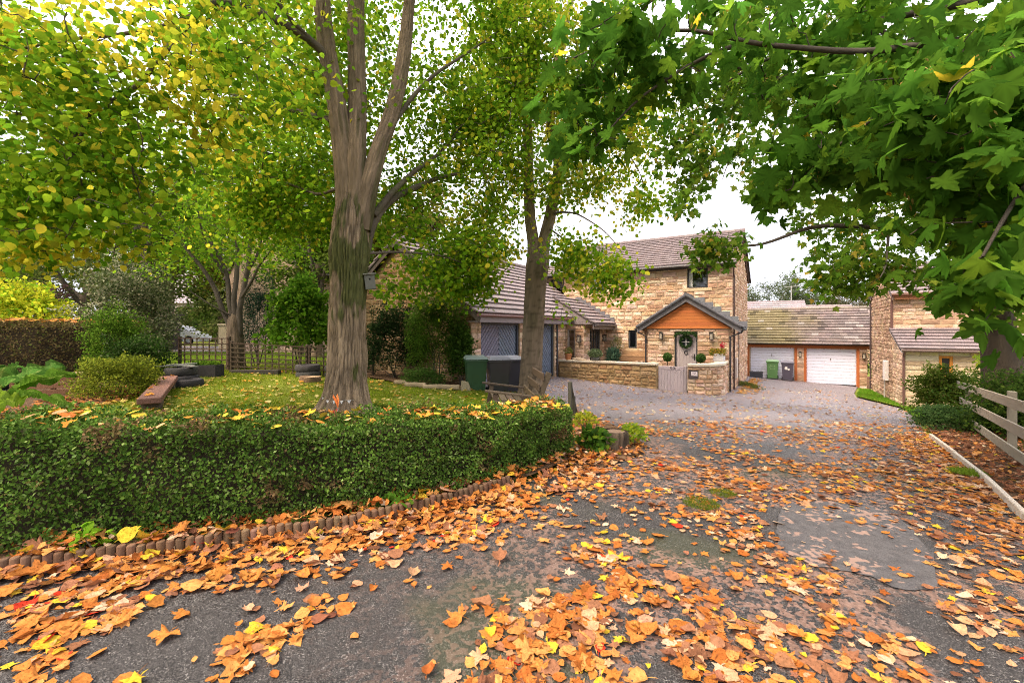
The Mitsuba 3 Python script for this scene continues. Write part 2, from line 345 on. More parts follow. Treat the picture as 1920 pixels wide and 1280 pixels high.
put('leafy_bank', sheet(BANK, .014, .25, .03), 'soil', smooth=True, kind='structure')
VERGE = sg.Polygon([(3.9, -1)] + [(x + .06, y) for x, y in KERB] + [(7.9, 8.3), (9.5, 9.5), (14, 9.5), (14, -1)])
put('verge', sheet(VERGE, .03, .4, .05), 'soil', smooth=True, kind='structure')
BEDL = sg.Polygon([(-17, 5.5), (-10.4, 6.2), (-8.2, 7.2), (-7.6, 8.2), (-8.6, 10.4), (-9.4, 12.6), (-17, 13.5)])
put('garden_bed', sheet(BEDL, .055, .5, .05), 'soil', smooth=True, kind='structure')
BEDW = sg.Polygon([(-1.35, 11.75), (-3.2, 12.15), (-6, 14.1), (-6.4, 15.9), (-3.4, 14.0), (-1.3, 12.7)])
put('wall_bed', sheet(BEDW, .05, .4, .06), 'soil', smooth=True, kind='structure')
GR = sg.Polygon([(13.35, 16.95), (13.05, 15.6), (12.75, 14.3), (10.4, 11.3), (9.4, 9.6), (13, 9.6), (13.3, 14.0), (14.4, 16.3), (17.2, 19.6), (16.2, 20.4)])
put('grass_verge', sheet(GR, .05, .5), 'turf', smooth=True, kind='structure')
TERR = sg.Polygon([tuple((U * a + V * b)[:2]) for a, b in ((-7.6, 15.6), (-2.6, 15.6), (-1.85, 16.6), (-1.8, 17.7), (-4.7, 17.7), (-4.7, 18.6), (-7.6, 18.6))])
put('terrace', sheet(TERR, .06, .6), 'flag', smooth=True, kind='structure')
ROADL = sg.Polygon([(-60, 27), (-20, 23.5), (-11.5, 22.5), (-11, 25.5), (-19, 31), (-60, 38)])
put('side_road', sheet(ROADL, .0, 1.0), 'asphalt', smooth=True, kind='structure')

# log-roll edging in front of the hedge
edge = sg.LineString(HB)
e = thing('log_edging', 'low edging of upright brown half logs along the foot of the clipped hedge', 'edging')
rowp = [edge.interpolate(s) for s in np.arange(.3, edge.length - 1.3, .0575)]
for p in rowp:
    hgt = .115 + rng.normal(0, .006); r = .0285
    put(f'{e}__log', cat([tube([[p.x, p.y, gh(p.x, p.y) - .03], [p.x, p.y, gh(p.x, p.y) + hgt - .008], [p.x, p.y, gh(p.x, p.y) + hgt]], [r, r, r * .8], 8)]), 'wood', jit((.135, .078, .045), .14), 40)
# pale timber kerb on the right
k = thing('timber_kerb', 'pale weathered timber kerb dividing the drive from the leafy verge', 'kerb')
for a, b in zip(KERB[:-1], KERB[1:]):
    a, b = np.array(a), np.array(b); d = b - a; L = np.linalg.norm(d); d /= L; nrm = np.array([-d[1], d[0]])
    for s in np.arange(0, L, 1.8):
        e_ = min(L, s + 1.78)
        F = Frame([*(a + d * s), gh(*(a + d * s))], [*d, (gh(*(a + d * e_)) - gh(*(a + d * s))) / (e_ - s + 1e-9)], [*nrm, 0], [0, 0, 1])
        put(f'{k}__board', box(F, 0, e_ - s, -.022, .022, -.05, .075 + rng.normal(0, .012), .006), 'wood', jit((.42, .36, .30), .08))

# ---------------------------------------------------------------- the stone house
H = thing('stone_house', 'two-storey sandstone house with a brown tiled roof, orange-gabled porch and grey front door', 'house')
GZ = -1.3
WALLC = (.40, .30, .19)
u0, u1, vf, vb, ze, zr = -9.9, -1.753, 18.6, 26.1, 4.19, 6.0
Ff = wall_front(vf)
upw = [(-3.37, -2.60, 3.23, 4.01), (-7.5, -6.85, 3.2, 3.95), (-9.5, -8.8, 3.2, 3.95)]
small = (-5.75, -5.39, .78, 1.55)
frontpoly = sg.box(u0, GZ, u1, ze)
holes = upw + [small]
def minus(poly, hs):
    for h in hs: poly = poly.difference(sg.box(h[0], h[2], h[1], h[3]))
    return poly
gable = sg.Polygon([(vf, GZ), (vb, GZ), (vb, ze), ((vf + vb) / 2, zr - .06), (vf, ze)])
Fr = wall_right(u1)
w = put(f'{H}__wall', cat([prism(Ff, minus(frontpoly, holes), -.3, .0), prism(Fr, gable, -.3, 0), prism(wall_left(u0), gable, -.3, 0), box(HOUSE, u0, u1, vb - .3, vb - .01, GZ, ze)]), 'stone', WALLC)
vis = minus(sg.Polygon([(u0, -.75), (u1 + .03, -.75), (u1 + .03, ze - .02), (u0, ze - .02)]), holes + [(-4.66, -1.8, -1.3, 1.7)])
st = masonry(Ff, vis, holes=[(a - .0, b + .0, c, d) for a, b, c, d in holes], course=(.10, .19), length=(.2, .5))
st += masonry(Fr, sg.Polygon([(vf, -.95), (vb, -.95), (vb, ze), ((vf + vb) / 2, zr - .1), (vf, ze)]), course=(.09, .17), length=(.16, .4), depth=.035)
pieces(w, 'stone', st, 'stone')
wc = (.032, .033, .038)
window(H, Ff, *upw[0], wc, .06, .08, sill=.15, bars=())
window(H, Ff, *upw[1], wc, .06, .08, sill=.12)
window(H, Ff, *upw[2], wc, .06, .08, sill=.12)
window(H, Ff, *small, (.045, .047, .055), .06, .05, sill=.10, lintel=.22)
put(f'{H}__curtain', box(Ff, -3.33, -3.19, 3.2, 4.0, -.20, -.19), 'matte', (.75, .72, .70))
put(f'{H}__curtain', box(Ff, -7.45, -7.25, 3.2, 3.95, -.20, -.19), 'matte', (.7, .72, .75))
# main roof
run = (vb - vf) / 2; slope = math.atan2(zr - ze, run); over = .32
sl = (run + over) / math.cos(slope)
upv = V * math.cos(slope) + Z * math.sin(slope); upb = -V * math.cos(slope) + Z * math.sin(slope)
o = U * (u0 - .15) + V * (vf - over) + Z * (ze + .03 - over * math.tan(slope))
rl = u1 - u0 + .33
deck = [box(Frame(o, U, upv), 0, rl, .02, sl, -.05, .0), box(Frame(U * (u0 - .15) + V * (vb + over) + Z * (ze + .03 - over * math.tan(slope)), U, upb), 0, rl, .02, sl, .0, .05)]
rf = put(f'{H}__roof', cat(deck), 'matte', (.06, .05, .05))
tl, RF = tiles(o, U, upv, sg.box(0, 0, rl, sl))
pieces(rf, 'tile', tl, 'tile', rest='tiling')
back, _ = tiles(U * (u0 - .15) + V * (vb + over) + Z * (ze + .03 - over * math.tan(slope)), U, upb, sg.box(0, 0, rl, sl), gauge=.6, width=1.2)
put(f'{rf}__rear_tiling', cat([b[:2] for b in back]), 'tile', TILE[0], kind='stuff')
rp = U * (u0 - .15) + V * (vf + run) + Z * (zr + .06)
for s in np.arange(0, rl, .45):
    put(f'{rf}__ridge_tile', tube([rp + U * s, rp + U * min(s + .44, rl)], .10, 8), 'tile', jit((.19, .15, .15), .06), 40)
put(f'{H}__fascia', cat([box(HOUSE, u0 - .1, u1 + .12, vf - .2, vf - .17, ze - .2, ze + .0)]), 'paint', (.05, .04, .04))
def gutter(key, a, b, r=.055, col=(.035, .03, .032)):
    put(key, tube([a, b], r, 8), 'paint', col, 40)
gutter(f'{H}__gutter', U * (u0 - .1) + V * (vf - over - .03) + Z * (ze - .10), U * (u1 + .16) + V * (vf - over - .03) + Z * (ze - .10))
for s0, s1, z0, z1 in ((vf - over, vf + run, ze - .12, zr), (vf + run, vb + over, zr, ze - .12)):
    put(f'{H}__bargeboard', prism(Fr, sg.Polygon([(s0, z0), (s1, z1), (s1, z1 - .17), (s0, z0 - .17)]), .06, .10), 'paint', (.10, .06, .05))
def pipe(key, pts, r=.034, col=(.03, .028, .03)):
    put(key, tube(pts, r, 8), 'paint', col, 40)
pc = U * (u1 + .07)
pipe(f'{H}__downpipe', [pc + V * (vf - over) + Z * (ze - .12), pc + V * (vf - .12) + Z * (ze - .45), pc + V * (vf + .06) + Z * (ze - .62), pc + V * (vf + .06) + Z * -.7], .034, (.07, .04, .035))
pipe(f'{H}__downpipe', [pc + V * 20.6 + Z * 2.0, pc + V * 20.6 + Z * -.8], .02, (.12, .09, .08))
put(f'{H}__meter_box', box(Fr, 19.35, 19.75, -.35, .45, .03, .11, .01), 'paint', (.55, .47, .42))

# porch
pv, pa, pb = 17.71, -4.69, -1.78
Fp = wall_front(pv); door = (-3.67, -2.84, -.5, 1.5)
pw = put(f'{H}__porch_wall', cat([prism(Fp, minus(sg.box(pa, GZ, pb, 1.62), [door]), -.22, 0), box(HOUSE, pa, pa + .2, pv + .22, vf - .001, GZ, 1.62), box(HOUSE, pb - .2, pb, pv + .22, vf - .001, GZ, 1.62)]), 'stone', WALLC)
st = masonry(Fp, minus(sg.box(pa - .02, -.72, pb + .02, 1.6), [door]), holes=[door], course=(.11, .19), length=(.22, .55))
st += masonry(wall_right(pb), sg.box(pv, -.75, vf, 1.6), length=(.2, .4))
st += masonry(wall_left(pa), sg.box(pv, -.75, vf, 1.6), length=(.2, .4))
pieces(pw, 'stone', st, 'stone')
d = put(f'{H}__door', cat([box(Fp, door[0] + .05, door[1] - .05, -.5, 1.45, -.16, -.12)]), 'paint', (.36, .30, .30))
put(f'{H}__door_frame', cat([box(Fp, door[0], door[0] + .05, -.5, 1.5, -.2, -.07, .005), box(Fp, door[1] - .05, door[1], -.5, 1.5, -.2, -.07, .005), box(Fp, door[0] + .05, door[1] - .05, 1.45, 1.5, -.2, -.073, .005)]), 'paint', (.05, .05, .055))
nb = 6; bw = (door[1] - door[0] - .12) / nb
for i in range(nb):
    a = door[0] + .06 + i * bw
    put(f'{d}__plank', box(Fp, a + .003, a + bw - .003, -.49, 1.44, -.121, -.107, .006), 'paint', jit((.40, .335, .335), .03))
put(f'{d}__pane', box(Fp, -3.43, -3.09, .93, 1.29, -.108, -.1), 'glass')
put(f'{d}__glazing_bar', cat([box(Fp, -3.272, -3.248, .93, 1.29, -.1, -.085), box(Fp, -3.43, -3.273, 1.1, 1.124, -.1, -.086), box(Fp, -3.247, -3.09, 1.1, 1.124, -.1, -.086)]), 'paint', (.62, .58, .56))
put(f'{d}__handle', cat([box(Fp, -2.98, -2.94, .42, .66, -.108, -.08, .006), box(Fp, -3.07, -2.95, .55, .575, -.08, -.06, .006)]), 'gloss', (.03, .03, .03))
put(f'{d}__letter_plate', box(Fp, -3.40, -3.12, .86, .90, -.108, -.098, .004), 'paint', (.5, .45, .43))
kn = np.array([[.062 * math.cos(t), 0, .075 * math.sin(t)] for t in np.linspace(.2, 2 * math.pi + .1, 18)])
put(f'{d}__knocker', tube(HOUSE(kn + np.array([-3.26, pv + .085, .7])), .013, 6), 'gloss', (.03, .03, .03), True)
# timber gable and slate roof of the porch
mid = -3.2; hw = 1.86; zev, zap = 1.64, 2.84
tri = sg.Polygon([(-4.72, 1.62), (-1.74, 1.62), (-1.74, 1.66), (mid, 2.62), (-4.72, 1.66)])
gb = put(f'{H}__porch_gable', prism(Fp, tri, -.1, .05), 'wood', (.23, .075, .025))
zb = 1.62
while zb < 2.6:
    s = tri.intersection(sg.box(-6, zb + .004, 0, min(zb + .118, 2.7) - .004))
    if s.geom_type == 'Polygon' and s.area > .004: put(f'{gb}__board', prism(Fp, s, .05, .066 + rng.uniform(0, .004)), 'wood', jit((.50, .155, .042), .07))
    zb += .118
pslope = math.atan2(zap - zev, hw); pl = hw / math.cos(pslope)
SLATE = [(.075, .073, .08), (.09, .088, .095), (.063, .062, .07), (.10, .097, .105)]
vp0 = pv - .26
for sgn in (1, -1):
    upp = -U * sgn * math.cos(pslope) + Z * math.sin(pslope)
    oo = U * (mid + sgn * hw) + V * vp0 + Z * zev
    dep = vf - vp0
    key = put(f'{H}__porch_roof', box(Frame(oo, V, upp), 0, dep, .02, pl, -.012 if sgn < 0 else .0, .0 if sgn < 0 else .012), 'matte', (.05, .05, .055))
    tl, _ = tiles(oo, V, upp, sg.box(0, 0, dep, pl), gauge=.27, width=.3, palette=SLATE)
    pieces(key, 'slate', tl, 'tile', rest='slating')
    # verge capping, dark and stepped, and its board
    vo = U * (mid + sgn * hw) + V * (vp0 - .03) + Z * zev
    for j in range(7):
        a = vo + upp * (pl * j / 7); b = vo + upp * (pl * (j + 1) / 7 + .02)
        put(f'{key}__verge_cap', tube([a + Z * .05, b + Z * .035], .06, 8), 'tile', jit((.085, .083, .09), .06), 40)
    q = [(mid + sgn * hw, zev - .02), (mid, zap - .03), (mid, zap - .20), (mid + sgn * (hw - .02), zev - .17)]
    put(f'{H}__porch_bargeboard', prism(wall_front(vp0 + .02), sg.Polygon(q), -.03, .0), 'paint', (.17, .155, .165))
    gutter(f'{H}__porch_gutter', U * (mid + sgn * (hw + .05)) + V * (vp0 + .0) + Z * (zev - .04), U * (mid + sgn * (hw + .05)) + V * (vf - .02) + Z * (zev - .04), .05, (.03, .03, .034))
    # lead flashing stepped up the house wall
    for j in range(6):
        c = mid + sgn * hw * (1 - (j + .2) / 6.3); zz = zev + (zap - zev) * (j + .2) / 6.3
        put(f'{H}__flashing', box(Ff, c - .17, c + .17, zz - .05, zz + .22, .035, .052 + .002 * j), 'paint', jit((.15, .15, .165), .05))
    x = mid + sgn * (hw + .03); xi = pb + .06 if sgn > 0 else pa - .06
    pipe(f'{H}__downpipe', [U * x + V * (vp0 + .12) + Z * (zev - .08), U * (x - sgn * .05) + V * (vp0 + .14) + Z * (zev - .16), U * xi + V * (pv - .06) + Z * (zev - .32), U * xi + V * (pv - .06) + Z * -.75], .034)
put(f'{H}__porch_ridge', tube([U * mid + V * (vp0 - .06) + Z * (zap + .05), U * mid + V * vf + Z * (zap + .05)], .09, 8), 'tile', (.09, .088, .095), 40)

# link with the glazed doors
lu, lv0 = -6.84, 16.3
Fl = wall_right(lu); Fl2 = wall_front(lv0)
fd = (16.92, 18.12, -.5, 1.62); lw = (-7.56, -7.22, -.3, 1.6)
lk = put(f'{H}__link_wall', cat([prism(Fl, minus(sg.box(lv0, GZ, vf, 1.86), [fd]), -.2, 0), prism(Fl2, minus(sg.box(-7.64, GZ, lu - .2, 2.0), [lw]), -.2, 0)]), 'stone', WALLC)
st = masonry(Fl, minus(sg.box(lv0 - .02, -.6, vf, 1.8), [fd]), holes=[fd], length=(.15, .32)) + masonry(Fl2, minus(sg.box(-7.62, -.6, lu + .02, 1.95), [lw]), holes=[lw], length=(.15, .34))
pieces(lk, 'stone', st, 'stone')
window(H, Fl, *fd, (.05, .046, .05), .09, .05, bars=(17.22, 17.52, 17.82))
window(H, Fl2, *lw, (.35, .30, .29), .05, .06)
lo = U * -6.35 + V * (lv0 - .12) + Z * 1.82
ls = math.atan2(2.9 - 1.82, 8.1 - 6.35); lup = -U * math.cos(ls) + Z * math.sin(ls); ll = 1.3 / math.cos(ls)
lr = put(f'{H}__link_roof', box(Frame(lo, V, lup), 0, vf - lv0 + .12, .02, 2.15, -.05, -.005), 'matte', (.06, .05, .05))
tl, _ = tiles(lo, V, lup, sg.box(0, 0, vf - lv0 + .12, 2.15))
pieces(lr, 'tile', tl, 'tile')
put(f'{H}__link_cheek', prism(Frame(V * (lv0 - .10), U, Z), sg.Polygon([(-6.42, 1.79), (-8.05, 1.79 + 1.63 * math.tan(ls)), (-8.05, 2.2), (-7.2, 1.8)]), -.03, .0), 'tile', (.185, .15, .152))
gutter(f'{H}__link_gutter', U * -6.30 + V * (lv0 - .1) + Z * 1.76, U * -6.30 + V * (vf - .02) + Z * 1.76, .05, (.07, .06, .065))
put(f'{H}__link_fascia', box(HOUSE, -6.42, -6.39, lv0 - .1, vf - .02, 1.6, 1.79), 'paint', (.14, .12, .125))
for j in range(8):
    c = -6.5 - j * .22; zz = 1.82 + (6.5 - 6.35 + j * .22) * math.tan(ls)
    put(f'{H}__flashing', box(Ff, c - .15, c + .15, zz - .02, zz + .2, .035, .055 + .002 * j), 'paint', jit((.15, .14, .155), .05))

# ---------------------------------------------------------------- the attached garage with the chevron doors
G = thing('attached_garage', 'single-storey stone garage wing with two blue-grey chevron boarded doors behind the trees', 'garage')
gu, g0, g1 = -7.64, 10.0, 15.5
Fg = wall_right(gu)
gd = [(10.46, 12.66, -.6, 1.8), (13.08, 15.28, -.6, 1.8)]
ggab = sg.Polygon([(gu, GZ), (gu, 2.0), (-10.6, 4.34), (-13.56, 2.0), (-13.56, GZ)])
Fg2 = wall_front(g0)
gw = put(f'{G}__wall', cat([prism(Fg, minus(sg.box(g0, GZ, lv0, 2.0), gd), -.25, 0), prism(Fg2, ggab, -.25, 0), box(HOUSE, -13.56, -13.3, g0 + .25, 18.5, GZ, 2.0)]), 'stone', WALLC)
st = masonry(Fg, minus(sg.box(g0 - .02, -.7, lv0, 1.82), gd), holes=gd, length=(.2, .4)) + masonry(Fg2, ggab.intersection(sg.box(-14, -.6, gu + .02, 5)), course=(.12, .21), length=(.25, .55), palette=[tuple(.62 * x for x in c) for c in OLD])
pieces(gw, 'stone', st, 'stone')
for a, b, c, dd in gd:
    gz = float(gh(*(U * gu + V * (a + b) / 2)[:2])) + .02
    D = numfast(f'{G}__door'); COUNT[D] = 0
    put(D, box(Fg, a, b, gz, dd, -.18, -.15), 'paint', (.02, .022, .032))
    put(f'{D}__frame', cat([box(Fg, a - .0, a + .07, gz, dd, -.13, -.04, .006), box(Fg, b - .07, b, gz, dd, -.13, -.04, .006), box(Fg, a + .07, b - .07, dd - .07, dd, -.13, -.043, .006)]), 'paint', (.05, .055, .07))
    m = (a + b) / 2
    for side, x0, x1 in ((1, a + .07, m - .006), (-1, m + .006, b - .07)):
        leafp = sg.box(x0, gz + .01, x1, dd - .07)
        pitch = .165
        for q in np.arange(-4.6, 4.6, pitch):
            if side > 0: par = sg.Polygon([(x0, gz + q), (x0, gz + q + pitch - .036), (x1, gz + q + pitch - .036 + (x1 - x0) * 1.05), (x1, gz + q + (x1 - x0) * 1.05)])
            else: par = sg.Polygon([(x0, gz + q + (x1 - x0) * 1.05), (x0, gz + q + pitch - .036 + (x1 - x0) * 1.05), (x1, gz + q + pitch - .036), (x1, gz + q)])
            s = par.intersection(leafp)
            if s.geom_type == 'Polygon' and s.area > .003:
                ms = prism(Fg, s.buffer(-.001), -.15, -.108)
                put(f'{D}__plank', ms, 'paint', jit((.17, .165, .23) if side > 0 else (.135, .165, .225), .05))
gs = math.atan2(4.5 - 2.05, 10.6 - 7.3); gup = -U * math.cos(gs) + Z * math.sin(gs); gl = 3.3 / math.cos(gs)
go = U * -7.3 + V * (g0 - .2) + Z * 2.05
gup2 = U * math.cos(gs) + Z * math.sin(gs)
gr_ = put(f'{G}__roof', cat([box(Frame(go, V, gup), 0, 8.8, .02, gl, -.05, -.005), box(Frame(U * -13.9 + V * (g0 - .2) + Z * 2.05, V, gup2), 0, 8.8, .02, gl, .005, .05)]), 'matte', (.06, .05, .05))
tl, _ = tiles(go, V, gup, sg.Polygon([(0, 0), (g1 - g0 + .95, 0), (g1 - g0 + .95, .8), (8.7, .9), (8.7, gl), (0, gl)]))
pieces(gr_, 'tile', tl, 'tile', rest='tiling')
tl, _ = tiles(U * -13.9 + V * (g0 - .2) + Z * 2.05, V, gup2, sg.box(0, 0, 8.8, gl), gauge=.5, width=1.0)
put(f'{gr_}__rear_tiling', cat([t[:2] for t in tl]), 'tile', TILE[1], kind='stuff')
for s in np.arange(0, 8.7, .45):
    a = U * -10.6 + V * (g0 - .2 + s) + Z * 4.55
    put(f'{gr_}__ridge_tile', tube([a, a + V * .44], .10, 8), 'tile', jit((.19, .15, .15), .06), 40)
put(f'{G}__fascia', box(HOUSE, -7.36, -7.32, g0 - .15, g1 + .62, 1.80, 2.02), 'paint', (.235, .20, .215))
put(f'{G}__soffit', box(HOUSE, -7.64, -7.37, g0 - .15, g1 + .62, 1.80, 1.83), 'paint', (.16, .13, .135))
gutter(f'{G}__gutter', U * -7.26 + V * (g0 - .2) + Z * 2.0, U * -7.26 + V * (g1 + .68) + Z * 2.0, .05, (.16, .07, .06))
for s in (1, -1):
    q = [(-10.6 + s * 3.4, 1.93), (-10.6, 4.44), (-10.6, 4.26), (-10.6 + s * 3.35, 1.78)]
    put(f'{G}__bargeboard', prism(wall_front(g0 - .17), sg.Polygon(q), -.03, 0), 'paint', (.07, .05, .04))
pipe(f'{G}__downpipe', [U * -7.58 + V * 15.42 + Z * 1.8, U * -7.58 + V * 15.42 + Z * -.4], .034, (.05, .045, .05))

# ---------------------------------------------------------------- terrace wall, gate and curved wall
TW = thing('terrace_wall', 'low sandstone garden wall with flat pale coping between the garage and the gate', 'wall')
Ft = wall_front(15.5); ta, tb, ztop = -7.55, -3.80, .40
tw = put(f'{TW}__core', box(HOUSE, ta, tb, 15.5, 15.75, GZ, ztop - .06), 'stone', (.30, .22, .12))
st = masonry(Ft, sg.box(ta, -.75, tb, ztop - .07), course=(.09, .17), length=(.16, .42), palette=OLD, depth=.035) + masonry(wall_right(tb), sg.box(15.5, -.75, 15.75, ztop - .07), palette=OLD)
pieces(tw, 'stone', st, 'stone')
for s in np.arange(ta, tb, .75):
    put(f'{TW}__coping', box(HOUSE, s + .003, min(s + .747, tb + .03), 15.44, 15.82, ztop - .06, ztop + .01, .012), 'stone', jit((.50, .43, .33), .05))
CWL = thing('curved_wall', 'curved sandstone wall with pale coping and number plate beside the grey gate', 'wall')
cc, R = np.array([-2.75, 16.45]), .95
def arcmap(off=0.0):
    class A:
        def __call__(s, p):
            p = np.atleast_2d(p); L0 = .04; q = R * np.pi / 2
            s1 = p[:, 0]; out = p[:, 2] + off
            th = np.clip((s1 - L0) / R, 0, np.pi / 2)
            u = np.where(s1 < L0, cc[0] + s1 - L0, cc[0] + (R + out) * np.sin(th)); v = np.where(s1 < L0, cc[1] - R - out, cc[1] - (R + out) * np.cos(th))
            ex = np.clip(s1 - L0 - q, 0, None); v = v + ex
            return HOUSE(np.c_[u, v, p[:, 1]])
    return A()
A = arcmap(); Lc = .04 + R * math.pi / 2 + 1.0
def arcbox(s0, s1, z0, z1, c0, c1, n=4):
    vs, fs = [], []
    ss = np.linspace(s0, s1, n + 1)
    v = np.vstack([np.c_[np.full(4, s), [z0, z0, z1, z1], [c0, c1, c1, c0]] for s in ss])
    for i in range(n):
        b = i * 4
        for j in range(4): k2 = (j + 1) % 4; fs += [[b + j, b + k2, b + 4 + k2], [b + j, b + 4 + k2, b + 4 + j]]
    fs += [[0, 2, 1], [0, 3, 2], [4 * n, 4 * n + 1, 4 * n + 2], [4 * n, 4 * n + 2, 4 * n + 3]]
    return A(v), np.array(fs)
ctop = .43
cw = put(f'{CWL}__core', arcbox(0, Lc, GZ, ctop - .06, -.24, 0, 16), 'stone', (.36, .27, .16))
hole = (.03, .33, -.06, .24)
pieces(cw, 'stone', masonry(A, minus(sg.box(0, -.85, Lc, ctop - .07), [hole]), holes=[hole], course=(.09, .16), length=(.14, .34), depth=.035), 'stone')
put(f'{CWL}__backing_stone', arcbox(.04, .32, -.05, .23, -.02, .022, 2), 'stone', (.095, .075, .075))
for s in np.arange(0, Lc, .5):
    put(f'{CWL}__coping', arcbox(s + .003, min(s + .497, Lc), ctop - .06 + .012 * s, ctop + .01 + .012 * s, -.3, .05, 5), 'stone', jit((.56, .49, .38), .04))
PL = thing('number_plate', 'small white house number plate reading 20 on a dark stone of the curved wall', 'sign')
Fpl = Frame(A([[.11, .055, .026]])[0], U, Z)
put(f'{PL}__plate', box(Fpl, 0, .2, 0, .14, 0, .008, .003), 'paint', (.66, .58, .58))
tm = meshkit.text_mesh('20', .07, .003); tv = np.array(tm.vertices); tv[:, 0] += .1 - tv[:, 0].mean(); tv[:, 1] += .075 - tv[:, 1].mean(); tv[:, 2] += .0085
put(f'{PL}__digits', (Fpl(tv), np.array(tm.faces)), 'paint', (.10, .07, .09))
GT = thing('garden_gate', 'pale grey boarded wooden garden gate between the two low stone walls', 'gate')
ga, gb_ = -3.76, -2.83; zt = .33; zbm = -.62
Fga = wall_front(15.56)
put(f'{GT}__rail', box(Fga, ga, gb_ - .1, zt - .11, zt, -.045, 0, .005), 'paint', (.43, .355, .365))
put(f'{GT}__rail', box(Fga, ga, gb_ - .1, zbm + .03, zbm + .12, -.045, -.0, .005), 'paint', (.43, .355, .365))
put(f'{GT}__stile', box(Fga, ga, ga + .1, zbm + .03, zt - .112, -.045, -.002, .005), 'paint', (.42, .35, .36))
put(f'{GT}__stile', box(Fga, gb_ - .2, gb_ - .1, zbm + .03, zt - .112, -.045, -.002, .005), 'paint', (.42, .35, .36))
for i in range(6):
    w_ = (gb_ - .2 - ga - .1) / 6; a = ga + .1 + i * w_
    put(f'{GT}__board', box(Fga, a + .002, a + w_ - .002, zbm + .12, zt - .112, -.035, -.012, .008), 'paint', jit((.43, .36, .37), .025))
put(f'{GT}__post', box(HOUSE, gb_ - .09, gb_ + .0, 15.54, 15.63, zbm, zt + .02, .006), 'paint', (.36, .30, .31))
put(f'{GT}__plaque', box(Fga, -3.36, -3.19, zt - .075, zt - .02, .0, .012, .004), 'paint', (.07, .055, .06))
put(f'{GT}__plaque_strip', box(Fga, -3.32, -3.23, zt - .058, zt - .037, .012, .014), 'paint', (.45, .38, .39))

# ---------------------------------------------------------------- the double garage at the end of the drive
D2 = thing('double_garage', 'double garage with white up-and-over doors and mossy tiled roof at the drive end', 'garage')
dv = 27.87; Fd = wall_front(dv); da, db = -2.0, 3.42
dd_ = [(-1.70, .36, -1.5, .6), (.90, 3.0, -1.5, .58)]
dw = put(f'{D2}__wall', cat([prism(Fd, minus(sg.box(da, -1.9, db, .72), dd_), -.25, 0), prism(wall_right(db), sg.Polygon([(dv, -1.9), (dv + 5, -1.9), (dv + 5, .7), (dv + 2.5, 2.5), (dv, .7)]), -.25, 0), box(HOUSE, da, da + .2, dv + .26, dv + 5, -1.9, .7)]), 'stone', WALLC)
st = masonry(Fd, minus(sg.box(.46, -1.5, .8, .62), []), course=(.16, .24), length=(.34, .36)) + masonry(Fd, sg.box(3.1, -1.6, db + .02, .62), course=(.16, .26), length=(.3, .4))
pieces(dw, 'stone', st, 'stone')
for a, b, c, e_ in dd_:
    gz = float(gh(*(U * (a + b) / 2 + V * dv)[:2])) + .01
    D = numfast(f'{D2}__door'); COUNT[D] = 0
    put(D, box(Fd, a, b, gz, e_, -.14, -.10), 'paint', (.45, .43, .48))
    n = 11; hh = (e_ - gz) / n
    for i in range(n):
        put(f'{D}__panel', box(Fd, a + .02, b - .02, gz + i * hh + .009, gz + (i + 1) * hh - .009, -.10, -.085, .006), 'paint', jit((.70, .71, .86), .015))
    put(f'{D}__handle', box(Fd, (a + b) / 2 - .02, (a + b) / 2 + .02, gz + 1.2, gz + 1.32, -.085, -.05, .006), 'gloss', (.06, .05, .05))
for x in (-1.85, .40, .82, 3.02):
    put(f'{D2}__door_post', box(Fd, x - (.02 if x != -1.85 else 0), x + .10, -1.5, .60, -.05, .03, .006), 'wood', jit((.40, .115, .035), .05))
put(f'{D2}__fascia', box(Fd, da, db + .25, .60, .76, -.02, .09, .006), 'wood', (.36, .115, .04))
put(f'{D2}__fascia_trim', box(Fd, da, db + .25, .765, .81, .0, .13, .006), 'wood', (.28, .085, .035))
ds = math.atan2(2.72 - .78, 2.95); dup_ = V * math.cos(ds) + Z * math.sin(ds); dl = 2.95 / math.cos(ds)
do = U * (da) + V * (dv - .35) + Z * .80
drf = put(f'{D2}__roof', cat([box(Frame(do, U, dup_), 0, db - da + .32, .02, dl, -.05, -.005), box(Frame(U * da + V * (dv + 5.5) + Z * .8, U, -V * math.cos(ds) + Z * math.sin(ds)), 0, db - da + .32, .02, dl, .0, .05)]), 'matte', (.05, .04, .04))
def mossy(c, col):
    n = meshkit.noise(np.array([c * .9]), 5)[0]; m = meshkit.noise(np.array([c * 3.1]), 8)[0]
    uu = c @ U; left = smooth01((1.6 - uu + 2.2 * (n - .5)) / 2.2) * smooth01((c[2] - .75) / .8 + n)
    col = col * (1 - .62 * left) + np.array([.15, .125, .03]) * .62 * left
    if m > .78: col = col * .6 + np.array([.36, .32, .30]) * .4
    if m < .24: col = col * .5
    return col
tl, _ = tiles(do, U, dup_, sg.box(0, 0, db - da + .32, dl), gauge=.27, width=.30, palette=[(.150, .115, .11), (.17, .132, .124), (.128, .10, .096)], stain=mossy, even=False)
pieces(drf, 'tile', tl, 'tile', rest='tiling')
for s in np.arange(0, db - da + .3, .45):
    a = U * (da + s) + V * (dv + 2.6) + Z * 2.78
    put(f'{drf}__ridge_tile', tube([a, a + U * .44], .09, 8), 'tile', jit((.22, .18, .15), .08), 40)

